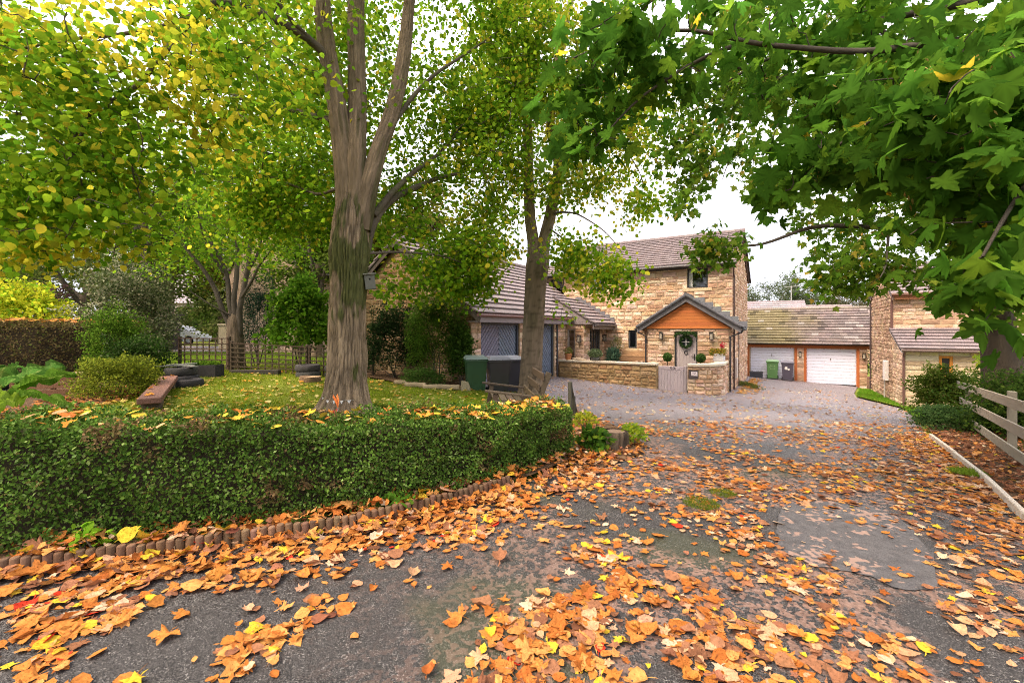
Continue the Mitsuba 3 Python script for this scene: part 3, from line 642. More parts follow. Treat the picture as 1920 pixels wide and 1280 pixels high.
# ---------------------------------------------------------------- the house on the right
RH = thing('right_stone_house', 'stone house at the right edge with a single-storey front extension and amber window frame', 'house')
ru, rv, rvb = 3.32, 20.96, 25.6
rz = 2.95; rrz = 4.15; rr = 12.0
Fs = wall_left(ru)
rgab = sg.Polygon([(rv, -1.8), (rvb, -1.8), (rvb, rz), ((rv + rvb) / 2, rrz), (rv, rz)])
Frf = wall_front(rv); Fre = wall_front(19.33)
sw = (22.9, 23.15, 1.3, 2.2)
rw = put(f'{RH}__wall', cat([prism(Fs, minus(rgab, [sw]), -.25, 0), box(HOUSE, ru, rr, rv, rv + .25, -1.8, rz)]), 'stone', WALLC)
st = masonry(Fs, minus(rgab.intersection(sg.box(0, -1.5, 40, 5)), [sw]), holes=[sw], course=(.1, .18), length=(.18, .42), palette=[(.36, .24, .165), (.30, .20, .14), (.42, .29, .21), (.26, .17, .12), (.40, .28, .2)], depth=.04)
st += masonry(Frf, sg.box(ru - .03, .8, 6, rz - .05))
pieces(rw, 'stone', st, 'stone')
window(RH, Fs, *sw, (.12, .08, .06), .04, .08, glass='glass')
aw = (4.19, 4.52, .02, .74)
ez = 1.0
re_ = put(f'{RH}__extension_wall', cat([prism(Fre, minus(sg.box(ru, -1.5, 9, ez), [aw]), -.25, 0), prism(Fs, sg.Polygon([(19.33, -1.6), (rv, -1.6), (rv, 1.6), (19.33, ez)]), -.2, 0)]), 'stone', (.46, .36, .26))
st = masonry(Fre, minus(sg.box(ru - .03, -1.2, 6.5, ez - .03), [aw]), holes=[aw], course=(.14, .22), length=(.3, .7), palette=[(.55, .42, .28), (.50, .37, .24), (.58, .46, .33), (.47, .34, .22)]) + masonry(Fs, sg.Polygon([(19.31, -1.3), (rv, -1.4), (rv, 1.55), (19.31, ez)]), palette=[(.46, .32, .22), (.40, .28, .19), (.52, .38, .27)])
pieces(re_, 'stone', st, 'stone')
window(RH, Fre, *aw, (.52, .20, .035), .075, .03, mat='wood', glass='glass')
rs = math.atan2(rrz - rz, (rvb - rv) / 2); rsl = ((rvb - rv) / 2 + .3) / math.cos(rs)
ro = U * (ru - .1) + V * (rv - .3) + Z * (rz + .05 - .3 * math.tan(rs)); rup = V * math.cos(rs) + Z * math.sin(rs)
rrf = put(f'{RH}__roof', cat([box(Frame(ro, U, rup), 0, rr - ru, .02, rsl, -.05, -.005), box(Frame(U * (ru - .1) + V * (rvb + .3) + Z * (rz + .05 - .3 * math.tan(rs)), U, -V * math.cos(rs) + Z * math.sin(rs)), 0, rr - ru, .02, rsl, .005, .05)]), 'matte', (.06, .05, .05))
tl, _ = tiles(ro, U, rup, sg.box(0, 0, 4.5, rsl)); pieces(rrf, 'tile', tl, 'tile', rest='tiling')
es = math.atan2(1.62 - (ez - .06), rv - 19.1); eo = U * (ru - .12) + V * 19.08 + Z * (ez - .06); eup = V * math.cos(es) + Z * math.sin(es); el = (rv - 19.08) / math.cos(es)
erf = put(f'{RH}__extension_roof', box(Frame(eo, U, eup), 0, 5.8, .02, el, -.05, -.005), 'matte', (.06, .05, .05))
tl, _ = tiles(eo, U, eup, sg.box(0, 0, 4.0, el)); pieces(erf, 'tile', tl, 'tile', rest='tiling')
put(f'{RH}__bargeboard', prism(Fs, sg.Polygon([(rv - .3, rz - .15), ((rv + rvb) / 2, rrz + .06), (rvb + .3, rz - .15), (rvb + .3, rz - .3), ((rv + rvb) / 2, rrz - .1), (rv - .3, rz - .3)]), .04, .08), 'paint', (.12, .075, .055))
put(f'{RH}__extension_bargeboard', prism(Fs, sg.Polygon([(19.05, ez - .05), (rv, 1.6), (rv, 1.5), (19.05, ez - .17)]), .05, .1), 'paint', (.62, .58, .57))
gutter(f'{RH}__gutter', U * (ru - .1) + V * (rv - .33) + Z * (rz - .1), U * 9 + V * (rv - .33) + Z * (rz - .1), .055, (.15, .07, .05))
gutter(f'{RH}__extension_gutter', U * (ru - .1) + V * 19.05 + Z * (ez - .1), U * 9 + V * 19.05 + Z * (ez - .1), .05, (.10, .06, .05))
put(f'{RH}__fascia', box(HOUSE, ru, 9, rv - .25, rv - .22, rz - .28, rz - .05), 'wood', (.32, .13, .06))
pipe(f'{RH}__downpipe', [U * (ru - .06) + V * (rv - .3) + Z * (rz - .15), U * (ru - .06) + V * (rv - .1) + Z * (rz - .4), U * (ru - .06) + V * (rv - .08) + Z * 1.5], .036, (.12, .06, .05))
pipe(f'{RH}__downpipe', [U * (ru - .0) + V * 19.1 + Z * (ez - .12), U * (ru - .0) + V * 19.27 + Z * (ez - .3), U * (ru - .0) + V * 19.27 + Z * -1.0], .036, (.12, .06, .05))
pipe(f'{RH}__downpipe', [U * (ru - .06) + V * (rvb - .05) + Z * (rz - .2), U * (ru - .06) + V * (rvb - .05) + Z * -1.1], .036, (.06, .04, .04))
put(f'{RH}__meter_box', box(Fs, 21.55, 22.0, -.35, .4, .03, .15, .012), 'paint', (.60, .55, .53))
pipe(f'{RH}__conduit', [U * (ru - .08) + V * 22.05 + Z * -.3, U * (ru - .08) + V * 22.1 + Z * -1.1], .025, (.5, .45, .43))

# ---------------------------------------------------------------- houses farther off
def far_house(name, label, c, rot, L, W, he, hr, base, wallc, roofc, wins=()):
    a = math.radians(rot); ex = np.array([math.cos(a), math.sin(a), 0]); ey = np.array([-math.sin(a), math.cos(a), 0])
    F = Frame([*c, 0], ex, ey, Z); k = thing(name, label, 'house')
    Fw = Frame([*c, 0] - ey * (W / 2), ex, Z)
    put(f'{k}__wall', cat([prism(Fw, minus(sg.box(-L / 2, base, L / 2, he), wins), -.2, 0), box(F, -L / 2, L / 2, W / 2 - .2, W / 2, base, he)] +
        [prism(Frame([*c, 0] + ex * (s * L / 2), ey, Z), sg.Polygon([(-W / 2, base), (W / 2, base), (W / 2, he), (0, hr - .1), (-W / 2, he)]), -.1, .1) for s in (1, -1)]), 'stone', wallc)
    sl_ = math.atan2(hr - he, W / 2); Ls = (W / 2 + .35) / math.cos(sl_)
    for s in (1, -1):
        oo = np.array([*c, 0]) - ex * (L / 2 + .2) - ey * s * (W / 2 + .3) + Z * (he - .3 * math.tan(sl_) + .05)
        uu = ey * s * math.cos(sl_) + Z * math.sin(sl_)
        rk = put(f'{k}__roof', box(Frame(oo, ex, uu, np.cross(ex, uu) * s), 0, L + .4, 0, Ls, -.06, 0), 'matte', np.array(roofc) * .5)
        tl, _ = tiles(oo, ex, uu, sg.box(0, 0, L + .4, Ls), gauge=.34, width=1.2, palette=[roofc, np.array(roofc) * 1.12, np.array(roofc) * .9])
        put(f'{rk}__tiling', cat([t[:2] for t in tl]), 'tile', np.vstack([np.tile(t[2], (len(t[0]), 1)) for t in tl]), kind='stuff')
    for w_ in wins: window(k, Fw, *w_, (.6, .58, .56), .07, .05, glass='glass')
    return k, F
far_house('gable_house', 'pinkish stone house with a tall gable seen through leaves left of the big trunk', (-11.2, 26.5), 62, 8, 6.0, 4.6, 7.6, 0, (.50, .35, .27), (.19, .15, .15), [(-2.5, -1.4, 1.2, 2.4)])
far_house('pale_house', 'pale house across the side road behind the multi-stemmed garden tree', (-32, 48), -14, 15, 8, 4.4, 7.8, 0, (.56, .45, .40), (.33, .28, .30), [(-4, -2.5, 1.2, 2.6), (1, 2.5, 1.2, 2.6)])
far_house('bungalow', 'grey roofed bungalow behind the garage, touching the stone house gable', (25.2, 46), -24, 9, 7, 1.6, 4.4, -1.6, (.5, .38, .28), (.27, .225, .24))
far_house('bungalow', 'low brown roofed bungalow showing just above the garage ridge', (34.5, 49), -12, 5.8, 7, 1.4, 4.2, -1.6, (.5, .36, .27), (.29, .235, .23))
far_house('brick_house', 'low brown roofed house between the garage and the right stone house', (33.6, 40), -30, 5, 6, .9, 3.4, -1.6, (.48, .30, .21), (.24, .19, .18))
# ---------------------------------------------------------------- leaves
def fan(half, cy=.4, dz=-.18):
    h = np.array(half, float); o = np.vstack([h, (h * [-1, 1])[::-1][(1 if h[-1, 0] == 0 else 0):]])
    if half[0][0] == 0: o = o[:-1]
    r2 = o[:, 0] ** 2 + (o[:, 1] - cy) ** 2
    v = np.vstack([np.c_[o, dz * r2 - .10 * np.abs(o[:, 0])], [[0, cy, .0]]]); n = len(o); i = np.arange(n)
    return v, np.c_[i, (i + 1) % n, i * 0 + n]
LIME = fan([(0, 0), (.3, .05), (.46, .32), (.38, .62), (.16, .9), (0, 1.08)], .42)
OVAL = fan([(0, 0), (.22, .15), (.33, .42), (.24, .72), (0, 1.0)], .45)
MAPLE = fan([(.04, 0), (.30, -.10), (.46, .02), (.36, .12), (.34, .22), (.56, .22), (.74, .46), (.55, .44), (.52, .54), (.40, .53), (.26, .46), (.28, .68), (.17, .74), (.14, .88), (0, 1.08)], .30, -.22)
MAPLE2 = fan([(.05, 0), (.36, -.04), (.3, .18), (.64, .44), (.28, .48), (.16, .8), (0, 1.02)], .32, -.2)
OVS = (np.array([[0, 0, 0], [.28, .3, .05], [.25, .7, .04], [0, 1.02, -.06], [-.25, .7, .04], [-.28, .3, .05]]), np.array([[0, 1, 5], [1, 2, 5], [2, 4, 5], [2, 3, 4]]))
DIAM = (np.array([[0, 0, 0], [.3, .5, .06], [0, 1, -.05], [-.3, .5, .06]]), np.array([[0, 1, 2], [0, 2, 3]]))
LONG = (np.array([[0, 0, 0], [.13, .4, .03], [0, 1, -.12], [-.13, .4, .03]]), np.array([[0, 1, 2], [0, 2, 3]]))
LIMES = (np.array([[0, 0, 0], [.40, .22, -.06], [.40, .62, -.08], [0, 1.08, -.14], [-.40, .62, -.08], [-.40, .22, -.06]]), np.array([[0, 1, 5], [1, 2, 5], [2, 4, 5], [2, 3, 4]]))
def tone(tm, k):
    v = tm[0]; c = v[-1, :2] if k < 9 else np.zeros(2); r = np.hypot(*(v[:-1, :2] - c).T); a = (np.roll(r, 1) + np.roll(r, -1)) / 2
    return np.r_[np.where(r > a, 1.16, .86), 1.18]
TONES = {}
def unit(a): return a / (np.linalg.norm(a, axis=-1, keepdims=True) + 1e-12)
def strew(tmpl, pos, tip, nrm, size, col, curl=None):
    """copies of a leaf: its length along tip, its face towards nrm"""
    v, f = tmpl; n = len(pos)
    y = unit(tip); z = unit(nrm - y * (nrm * y).sum(1, keepdims=True)); x = np.cross(y, z)
    s = np.broadcast_to(np.asarray(size, float), (n,))[:, None, None]
    vz = v[None, :, 2:] * (1 if curl is None else curl[:, None, None])
    P = pos[:, None] + s * (v[None, :, :1] * x[:, None] + v[None, :, 1:2] * y[:, None] + vz * z[:, None])
    F = (f[None] + (np.arange(n) * len(v))[:, None, None]).reshape(-1, 3)
    t = TONES.get(id(tmpl)); c = np.repeat(col, len(v), 0)
    return P.reshape(-1, 3), F, c if t is None else c * np.tile(t, n)[:, None]
for _t in (MAPLE, MAPLE2): TONES[id(_t)] = tone(_t, 1)
def pick(pal, w, n, s=.14):
    pal = np.array(pal); w = np.array(w, float)
    return jit(pal[rng.choice(len(pal), n, p=w / w.sum())], s, n)
def rdir(n):
    return unit(rng.normal(size=(n, 3)))
BARK = np.array([.155, .125, .095])

def limb(pts, r0, r1, step=.16, wob=.03):
    pts = np.asarray(pts, float)
    d = np.r_[0, np.cumsum(np.linalg.norm(np.diff(pts, axis=0), axis=1))]
    n = max(3, int(d[-1] / step)); s = np.linspace(0, d[-1], n)
    from scipy.interpolate import PchipInterpolator
    p = PchipInterpolator(d, pts)(s)
    p += (np.stack([meshkit.noise(np.c_[s * 1.5, s * 0 + k * 7.3 + pts[0, 0], s * 0], k) for k in range(3)], 1) - .5) * wob * 2 * np.clip(s / .5, 0, 1)[:, None]
    return p, r0 + (r1 - r0) * (s / d[-1]) ** .8
def inside(ells, n):
    """points in a union of ellipsoids (cx, cy, cz, rx, ry, rz, weight), thinned into clumps"""
    e = np.array([x[:6] for x in ells]); w = np.array([x[6] for x in ells], float)
    out = np.zeros((0, 3))
    while len(out) < n:
        k = rng.choice(len(e), 4 * n, p=w / w.sum())
        q = rdir(4 * n) * rng.uniform(.12, 1, (4 * n, 1)) ** .5
        p = e[k, :3] + q * e[k, 3:6]
        out = np.vstack([out, p[meshkit.noise(p * .95, 5) + rng.uniform(-.25, .25, len(p)) > .43]])
    return out[:n]
def grow(limbs, targets, seed_r=.011, droop=.12):
    """twigs that reach from the nearest wood to every target; returns tubes and their points"""
    nodes = np.vstack([l[0][len(l[0]) // 5:] for l in limbs]); tubes = []
    d0 = np.array([np.min(np.linalg.norm(nodes - t, axis=1)) for t in targets])
    for t in targets[np.argsort(d0)]:
        d = np.linalg.norm(nodes - t, axis=1) + .35 * np.clip(nodes[:, 2] - t[2], 0, None)
        a = nodes[int(np.argmin(d))]; L = np.linalg.norm(t - a)
        if L < .12: continue
        m = (a + t) / 2 + rng.normal(0, .10, 3) * L + np.array([0, 0, droop * L])
        n = max(4, int(L / .2) + 2); s = np.linspace(0, 1, n)[:, None]
        p = (1 - s) ** 2 * a + 2 * s * (1 - s) * m + s ** 2 * t
        p[1:-1] += rng.normal(0, .012, (n - 2, 3))
        r = np.linspace(min(.034, seed_r * .5 + seed_r * L * .75), .0034, n)
        tubes.append((p, r)); nodes = np.vstack([nodes, p[1:]])
    return tubes
def foliage(tubes, per, spread, size, tmpl, pal, wts, hang=.45, flat=.6, mat='leaf', var=.22, tint=None, t0=.2):
    P, D = [], []
    for p, r in tubes:
        L = np.linalg.norm(p[-1] - p[0]); n = rng.poisson(per * (.6 + .6 * min(L, 2.0)))
        s = rng.uniform(t0, 1.05, n) * (len(p) - 1); i = np.clip(s.astype(int), 0, len(p) - 2)
        q = p[i] + (p[i + 1] - p[i]) * (s - i)[:, None] + rng.normal(0, spread, (n, 3)) * [1, 1, .7]
        P.append(q); D.append(unit(p[i + 1] - p[i]))
    P, D = np.vstack(P), np.vstack(D); n = len(P)
    out = rdir(n); out[:, 2] *= .4
    tip = unit(D * .5 + out * 1.0 + np.array([0, 0, -hang]))
    nrm = unit(np.array([0, 0, 1.0]) * flat + rdir(n) * (1.0 - flat * .35))
    cl = meshkit.noise(P * 1.7, 11)[:, None]
    col = pick(pal, wts, n) * (.78 + .44 * cl)
    if tint is not None: col = tint(P, col)
    return P, tip, nrm, size * np.clip(rng.normal(1, var, n), .45, 1.6), col
def wood_mesh(limbs, tubes, sides=10, tside=5):
    return cat([tube(p, r, sides) for p, r in limbs] + [tube(p, r, tside, False) for p, r in tubes])

def bark_trunk(pts, rads, sides=72, step=.05, furrow=.016, flare=(), moss=None, seed=0):
    """a tapering trunk with vertical furrows, root flare and moss patches"""
    pts = np.asarray(pts, float); rads = np.asarray(rads, float)
    from scipy.interpolate import PchipInterpolator
    d = np.r_[0, np.cumsum(np.linalg.norm(np.diff(pts, axis=0), axis=1))]
    s = np.arange(0, d[-1], step); s = np.r_[s, d[-1]]
    c = PchipInterpolator(d, pts)(s); r = PchipInterpolator(d, rads)(s)
    a = np.arange(sides) * 2 * np.pi / sides
    A_, S_ = np.meshgrid(a, s)
    R_ = r[:, None] * np.ones_like(A_)
    q = np.stack([np.cos(A_) * 2.2, np.sin(A_) * 2.2, S_ * .8], -1)
    lump = meshkit.noise(q + seed, 2) - .5
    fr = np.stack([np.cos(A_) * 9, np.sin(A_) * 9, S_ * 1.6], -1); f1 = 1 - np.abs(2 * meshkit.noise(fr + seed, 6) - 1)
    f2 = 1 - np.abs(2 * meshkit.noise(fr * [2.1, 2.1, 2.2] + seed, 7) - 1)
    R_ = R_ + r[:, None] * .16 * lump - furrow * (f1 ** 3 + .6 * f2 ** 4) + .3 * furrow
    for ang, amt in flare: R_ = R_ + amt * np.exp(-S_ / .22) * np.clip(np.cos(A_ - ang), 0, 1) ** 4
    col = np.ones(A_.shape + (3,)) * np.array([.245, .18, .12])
    fis = np.clip(f1 ** 3 + .6 * f2 ** 4, 0, 1)[..., None]; col = col * (1.12 - .60 * fis * min(1, furrow / .02)) * np.array([1, 1, 1.0])   # pale crust on the ridges, shade of the fissures put into the colour
    tone = meshkit.noise(fr * [.5, .5, 1.5] + 3, 9)[..., None]
    col = col * (.72 + .55 * tone)
    fine = meshkit.noise(fr * [3, 3, 4] + 1, 12)[..., None]; col = col * (.8 + .4 * fine)
    if moss is not None:
        mval = moss(A_, S_, c, q)[..., None]
        col = col * (1 - mval) + np.array([.055, .065, .016]) * (.5 + .9 * fine) * mval
        R_ = R_ + .012 * mval[..., 0]
    v = np.stack([c[:, None, 0] + R_ * np.cos(A_), c[:, None, 1] + R_ * np.sin(A_), c[:, None, 2] + 0 * R_], -1).reshape(-1, 3)
    n = len(s); i = np.arange(n - 1)[:, None] * sides; j = np.arange(sides)[None]; k = (j + 1) % sides
    f = np.stack([np.stack([i + j, i + k, i + sides + k], -1), np.stack([i + j, i + sides + k, i + sides + j], -1)], 2).reshape(-1, 3)
    return v, f, col.reshape(-1, 3)
def barkcol(v, base=BARK, moss=0.0):
    n = meshkit.noise(v * [9, 9, 4], 3)[:, None]; m = smooth01((meshkit.noise(v * 2.3, 8)[:, None] - .55) / .12) * moss
    return (base * (.65 + .7 * n)) * (1 - m) + np.array([.07, .085, .02]) * m

GREEN = [(.13, .27, .014), (.095, .21, .012), (.19, .34, .018), (.28, .40, .022), (.60, .54, .04), (.62, .44, .05)]
# ---------------------------------------------------------------- the big tree on the lawn
def big_tree():
    k = thing('lime_tree', 'large mossy tree with a thick furrowed trunk on the lawn, forking into three stems', 'tree')
    def moss(A_, S_, c, q):
        n = meshkit.noise(q * [1.1, 1.1, 2.6] + 5, 21) * .65 + meshkit.noise(q * [3.5, 3.5, 7] + 2, 22) * .35
        band = np.exp(-((S_ - 3.05) / .45) ** 2) * .42 + np.exp(-((S_ - 2.35) / .30) ** 2) * .30 + np.exp(-((S_ - 3.9) / .3) ** 2) * .22 * (np.cos(A_ + .6) > 0)
        foot = np.exp(-S_ / .22) * .45
        side = .10 * np.cos(A_ + .4)
        return smooth01((n + band + foot + side - .70) / .15) * .9
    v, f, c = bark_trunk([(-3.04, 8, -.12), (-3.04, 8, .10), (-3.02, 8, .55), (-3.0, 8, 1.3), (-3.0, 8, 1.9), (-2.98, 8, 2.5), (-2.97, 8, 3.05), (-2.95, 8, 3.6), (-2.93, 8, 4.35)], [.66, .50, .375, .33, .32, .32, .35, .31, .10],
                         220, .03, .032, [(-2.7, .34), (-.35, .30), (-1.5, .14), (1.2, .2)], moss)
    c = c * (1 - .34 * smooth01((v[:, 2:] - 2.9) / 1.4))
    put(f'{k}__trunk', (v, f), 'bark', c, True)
    A1 = [(-2.99, 8, 3.75), (-3.05, 8, 4.4), (-3.16, 7.9, 5.62), (-3.27, 7.7, 6.64), (-3.31, 7.5, 7.79), (-3.4, 7.2, 9.6), (-3.6, 7, 11.5)]
    B1 = [(-2.88, 8, 3.75), (-2.86, 8, 4.4), (-2.87, 8.1, 5.92), (-2.92, 8.2, 7.77), (-2.92, 8.4, 9.6), (-2.7, 8.8, 11.8)]
    C1 = [(-2.80, 8, 3.4), (-2.66, 8, 4.1), (-2.50, 8.1, 4.83), (-2.22, 8.2, 5.77), (-2.05, 8.3, 6.83), (-1.97, 8.4, 7.92), (-1.9, 8.5, 9.45), (-1.4, 8.8, 11)]
    for nm, p, r0, r1 in (('stem', A1, .225, .07), ('stem', B1, .235, .07), ('stem', C1, .205, .06)):
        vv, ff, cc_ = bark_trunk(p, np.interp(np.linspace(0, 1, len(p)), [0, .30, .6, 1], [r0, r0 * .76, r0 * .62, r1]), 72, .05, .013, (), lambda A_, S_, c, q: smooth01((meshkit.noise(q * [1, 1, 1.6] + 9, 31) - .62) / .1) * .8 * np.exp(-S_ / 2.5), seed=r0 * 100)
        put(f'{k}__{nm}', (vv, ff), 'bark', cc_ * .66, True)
    L = [limb(p, a, b) for p, a, b in (
        ([(-3.16, 7.85, 6.0), (-3.25, 7.7, 6.4), (-3.56, 7.3, 6.56), (-3.98, 6.8, 6.53), (-4.33, 6.4, 6.37), (-4.65, 6.1, 5.73), (-5.02, 5.8, 4.8), (-5.43, 5.6, 4.31), (-5.49, 5.5, 3.79), (-5.75, 5.4, 3.5)], .085, .012),
        ([(-3.4, 7.5, 6.5), (-3.56, 7.2, 6.62), (-3.8, 6.8, 6.97), (-4.2, 6.3, 7.4)], .045, .015),
        ([(-4.33, 6.4, 6.37), (-5.07, 6.3, 5.96), (-6.03, 6.1, 5.63), (-6.9, 6, 5.4), (-7.6, 5.9, 5.0)], .04, .01),
        ([(-5.09, 5.8, 4.73), (-5.02, 5.7, 4.22), (-4.85, 5.6, 3.63), (-4.72, 5.6, 3.2)], .018, .006),
        ([(-5.43, 5.6, 4.31), (-5.55, 5.5, 3.9), (-5.3, 5.4, 3.2), (-5.4, 5.3, 2.7)], .016, .005),
        ([(-2.75, 8.1, 2.95), (-2.54, 8.4, 3.82), (-2.15, 8.8, 4.36), (-1.16, 9.5, 4.98)], .12, .03),
        ([(-2.66, 8.1, 3.0), (-2.2, 8.6, 3.1), (-1.5, 9.2, 3.15), (-.9, 9.8, 3.0)], .03, .01),
        ([(-2.6, 8.2, 3.74), (-2.04, 8.8, 4.68), (-1.38, 9.4, 5.58), (-1.1, 9.9, 6.3)], .07, .02),
        ([(-2.2, 8.2, 5.5), (-1.5, 8.6, 6.6), (-.9, 9.0, 7.3), (-.3, 9.3, 7.9)], .05, .015),
        ([(-3.1, 7.9, 5.33), (-4.05, 8.3, 5.72), (-5.43, 9, 6.29), (-6.72, 9.5, 6.89), (-7.3, 9.8, 6.97)], .06, .02),
        ([(-3.0, 7.9, 4.2), (-3.6, 8.4, 4.2), (-4.6, 9.0, 4.6), (-5.6, 9.6, 5.0)], .035, .012),
        ([(-3.3, 7.5, 7.5), (-4.2, 7.0, 8.5), (-5.6, 6.4, 9.0)], .06, .02), ([(-2.9, 8.4, 9), (-2.9, 9.6, 9.8), (-3.2, 11, 10.2)], .06, .02),
        ([(-1.97, 8.4, 8), (-1.0, 8.2, 9), (.2, 8, 9.4)], .05, .02))]
    near = inside([(-6.1, 5.6, 4.4, 1.9, 1.2, 1.9, 4.2), (-4.3, 5.6, 4.6, 1.2, .9, 1.3, 1.6), (-7.6, 6.6, 4.6, 1.6, 1.4, 2.2, 2.6), (-5.6, 5.4, 3.0, 1.3, .8, .7, 1.2), (-7.2, 5.7, 2.9, 1.0, .8, .7, .9), (-4.0, 6.2, 5.6, 1.5, .9, 1.3, 1.5)], 760)
    far = inside([(-4.3, 9.4, 5.9, 2.6, 1.9, 2.4, 4.2), (-5.2, 9.6, 4.2, 1.9, 1.4, 1.2, 2.0), (-1.2, 9.6, 5.4, 1.9, 1.5, 2.2, 3.0), (-2.1, 9.6, 3.1, 1.0, .8, .95, 3.6), (-1.1, 10.4, 3.0, .85, .6, .85, 2.6), (-5.0, 9.5, 7.8, 2.6, 1.6, 1.6, 3.2), (-.5, 9.6, 7.6, 1.8, 1.3, 1.7, 2.8), (-3.6, 10, 3.5, 1.0, .9, .8, .8),
                  (-2.9, 8.3, 9.6, 4.2, 3.2, 2.4, 2.2), (-3, 7.2, 7.6, 2.4, 1.6, 1.2, 1.4), (-4.6, 9.4, 4.6, 2.2, 1.5, 1.6, 3.0), (-3.9, 9.9, 7.0, 2.4, 1.6, 1.4, 2.0), (-1.6, 9.7, 3.6, 1.5, .9, 1.0, 1.5), (-.6, 10.3, 6.4, 1.6, 1.2, 2.0, 1.0)], 2050)
    T1 = grow(L + [limb(A1, .2, .1), limb(B1, .2, .1), limb(C1, .2, .1)], far); T2 = grow(L[:5], near)
    v, f = wood_mesh(L, T1 + T2)
    put(f'{k}__branches', (v, f), 'bark', barkcol(v, BARK * .55, .3), True)
    def yellow(P, col):
        m = smooth01((meshkit.noise(P * .9 + 4, 17) - .50) / .16)[:, None] * (rng.random((len(P), 1)) < .62)
        return col * (1 - m) + jit((.66, .57, .045), .15, len(P)) * m
    a = foliage(T2, 31, .20, .082, LIME, GREEN, [3, 2, 4, 4.5, 1.2, .12], .55, .45, tint=yellow)
    v, f, c = strew(LIME, *a, rng.normal(1.4, 1.2, len(a[0]))); put(f'{k}__yellowing_crown', (v, f), 'leaf', c, True)
    a = foliage(T1, 28, .24, .086, LIMES, GREEN, [2.6, 1.4, 4, 4, .9, .06], .4, .55)
    v, f, c = strew(LIMES, *a); put(f'{k}__crown', (v, f), 'leaf', c, True)
    return k
big_tree()

def second_tree():
    k = thing('slender_tree', 'slender grey-brown tree in front of the chevron garage doors, forking into two stems', 'tree')
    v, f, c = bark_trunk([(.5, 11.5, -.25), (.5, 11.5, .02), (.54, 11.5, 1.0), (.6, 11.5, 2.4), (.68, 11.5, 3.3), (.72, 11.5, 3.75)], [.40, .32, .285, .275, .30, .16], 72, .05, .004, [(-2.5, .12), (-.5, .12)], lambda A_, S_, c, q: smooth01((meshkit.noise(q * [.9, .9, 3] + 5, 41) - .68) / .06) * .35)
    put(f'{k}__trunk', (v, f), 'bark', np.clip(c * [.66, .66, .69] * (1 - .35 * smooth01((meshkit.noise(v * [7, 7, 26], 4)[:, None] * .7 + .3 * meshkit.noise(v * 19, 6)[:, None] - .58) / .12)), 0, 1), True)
    A1 = [(.56, 11.5, 3.2), (.57, 11.5, 3.7), (.46, 11.4, 4.62), (.42, 11.4, 6.01), (.39, 11.3, 7.62), (.33, 11.3, 9.28), (.25, 11.2, 11.1)]
    B1 = [(.80, 11.5, 3.2), (.82, 11.5, 3.7), (1.02, 11.6, 4.67), (1.24, 11.7, 5.98), (1.03, 11.7, 6.98), (1.09, 11.8, 8.18), (1.45, 11.9, 9.83), (1.83, 12, 11.5)]
    for p, r0 in ((A1, .185), (B1, .19)):
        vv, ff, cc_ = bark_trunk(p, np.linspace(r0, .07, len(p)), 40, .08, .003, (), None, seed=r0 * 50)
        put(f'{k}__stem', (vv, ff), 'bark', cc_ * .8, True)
    L = [limb(p, a, b) for p, a, b in (
        ([(1.1, 11.4, 4.6), (1.4, 10.8, 4.5), (1.87, 10.2, 4.1), (2.5, 9.8, 3.3)], .03, .008),
        ([(1.0, 11.4, 4.2), (1.5, 10.5, 3.6), (1.95, 10, 3.2), (2.45, 9.6, 2.5)], .026, .006),
        ([(1.05, 11.7, 7.2), (1.5, 11.2, 8), (2.2, 10.6, 8.4)], .05, .015), ([(.42, 11.3, 7.0), (.0, 10.9, 7.9), (-.5, 10.6, 8.4)], .045, .012),
        ([(.42, 11.3, 5.2), (-.2, 11.1, 5.0), (-.9, 11.0, 4.2), (-1.2, 10.9, 3.5)], .035, .01),
        ([(1.2, 11.6, 6), (1.9, 11.2, 6.7), (2.6, 10.8, 6.2), (3.1, 10.4, 5.2)], .04, .01),
        ([(.8, 11.4, 2.0), (1.05, 11.35, 2.15), (1.25, 11.3, 1.95)], .012, .005), ([(.4, 11.3, 8.5), (1.0, 10.8, 9.6), (1.6, 10.4, 10.2)], .05, .015))]
    t = inside([(.7, 10.9, 6.6, 2.2, 1.7, 2.5, 4.6), (1.55, 10.3, 3.35, .8, .7, .85, 1.1), (2.3, 9.65, 2.72, .5, .4, .5, .62), (-.75, 10.9, 3.9, 1.1, .8, .9, 1.3), (2.5, 10.2, 5.6, 1.35, 1.1, 1.8, 3.0), (2.2, 10.6, 8.0, 1.8, 1.2, 1.4, 1.6), (-.9, 11, 6.2, 1.2, 1.0, 2.0, .7), (1.2, 11, 9.6, 2.6, 2, 1.6, 2.0), (.6, 10.6, 8.2, 2.0, 1.4, 1.4, 2.2), (1.28, 11.3, 1.88, .17, .15, .28, .13)], 1270)
    T1 = grow(L + [limb(A1, .2, .1), limb(B1, .2, .1)], t)
    v, f = wood_mesh(L, T1); put(f'{k}__branches', (v, f), 'bark', barkcol(v, BARK * .8), True)
    def yellow(P, col):
        m = smooth01((meshkit.noise(P * .8 + 1, 18) - .52) / .16)[:, None] * (rng.random((len(P), 1)) < .5)
        return col * (1 - m) + jit((.62, .57, .06), .15, len(P)) * m
    a = foliage(T1, 28, .21, .090, LIMES, GREEN, [2.4, 1.4, 4, 4.6, 1.6, .2], .6, .4, tint=yellow)
    v, f, c = strew(LIMES, *a); put(f'{k}__crown', (v, f), 'leaf', c, True)
second_tree()

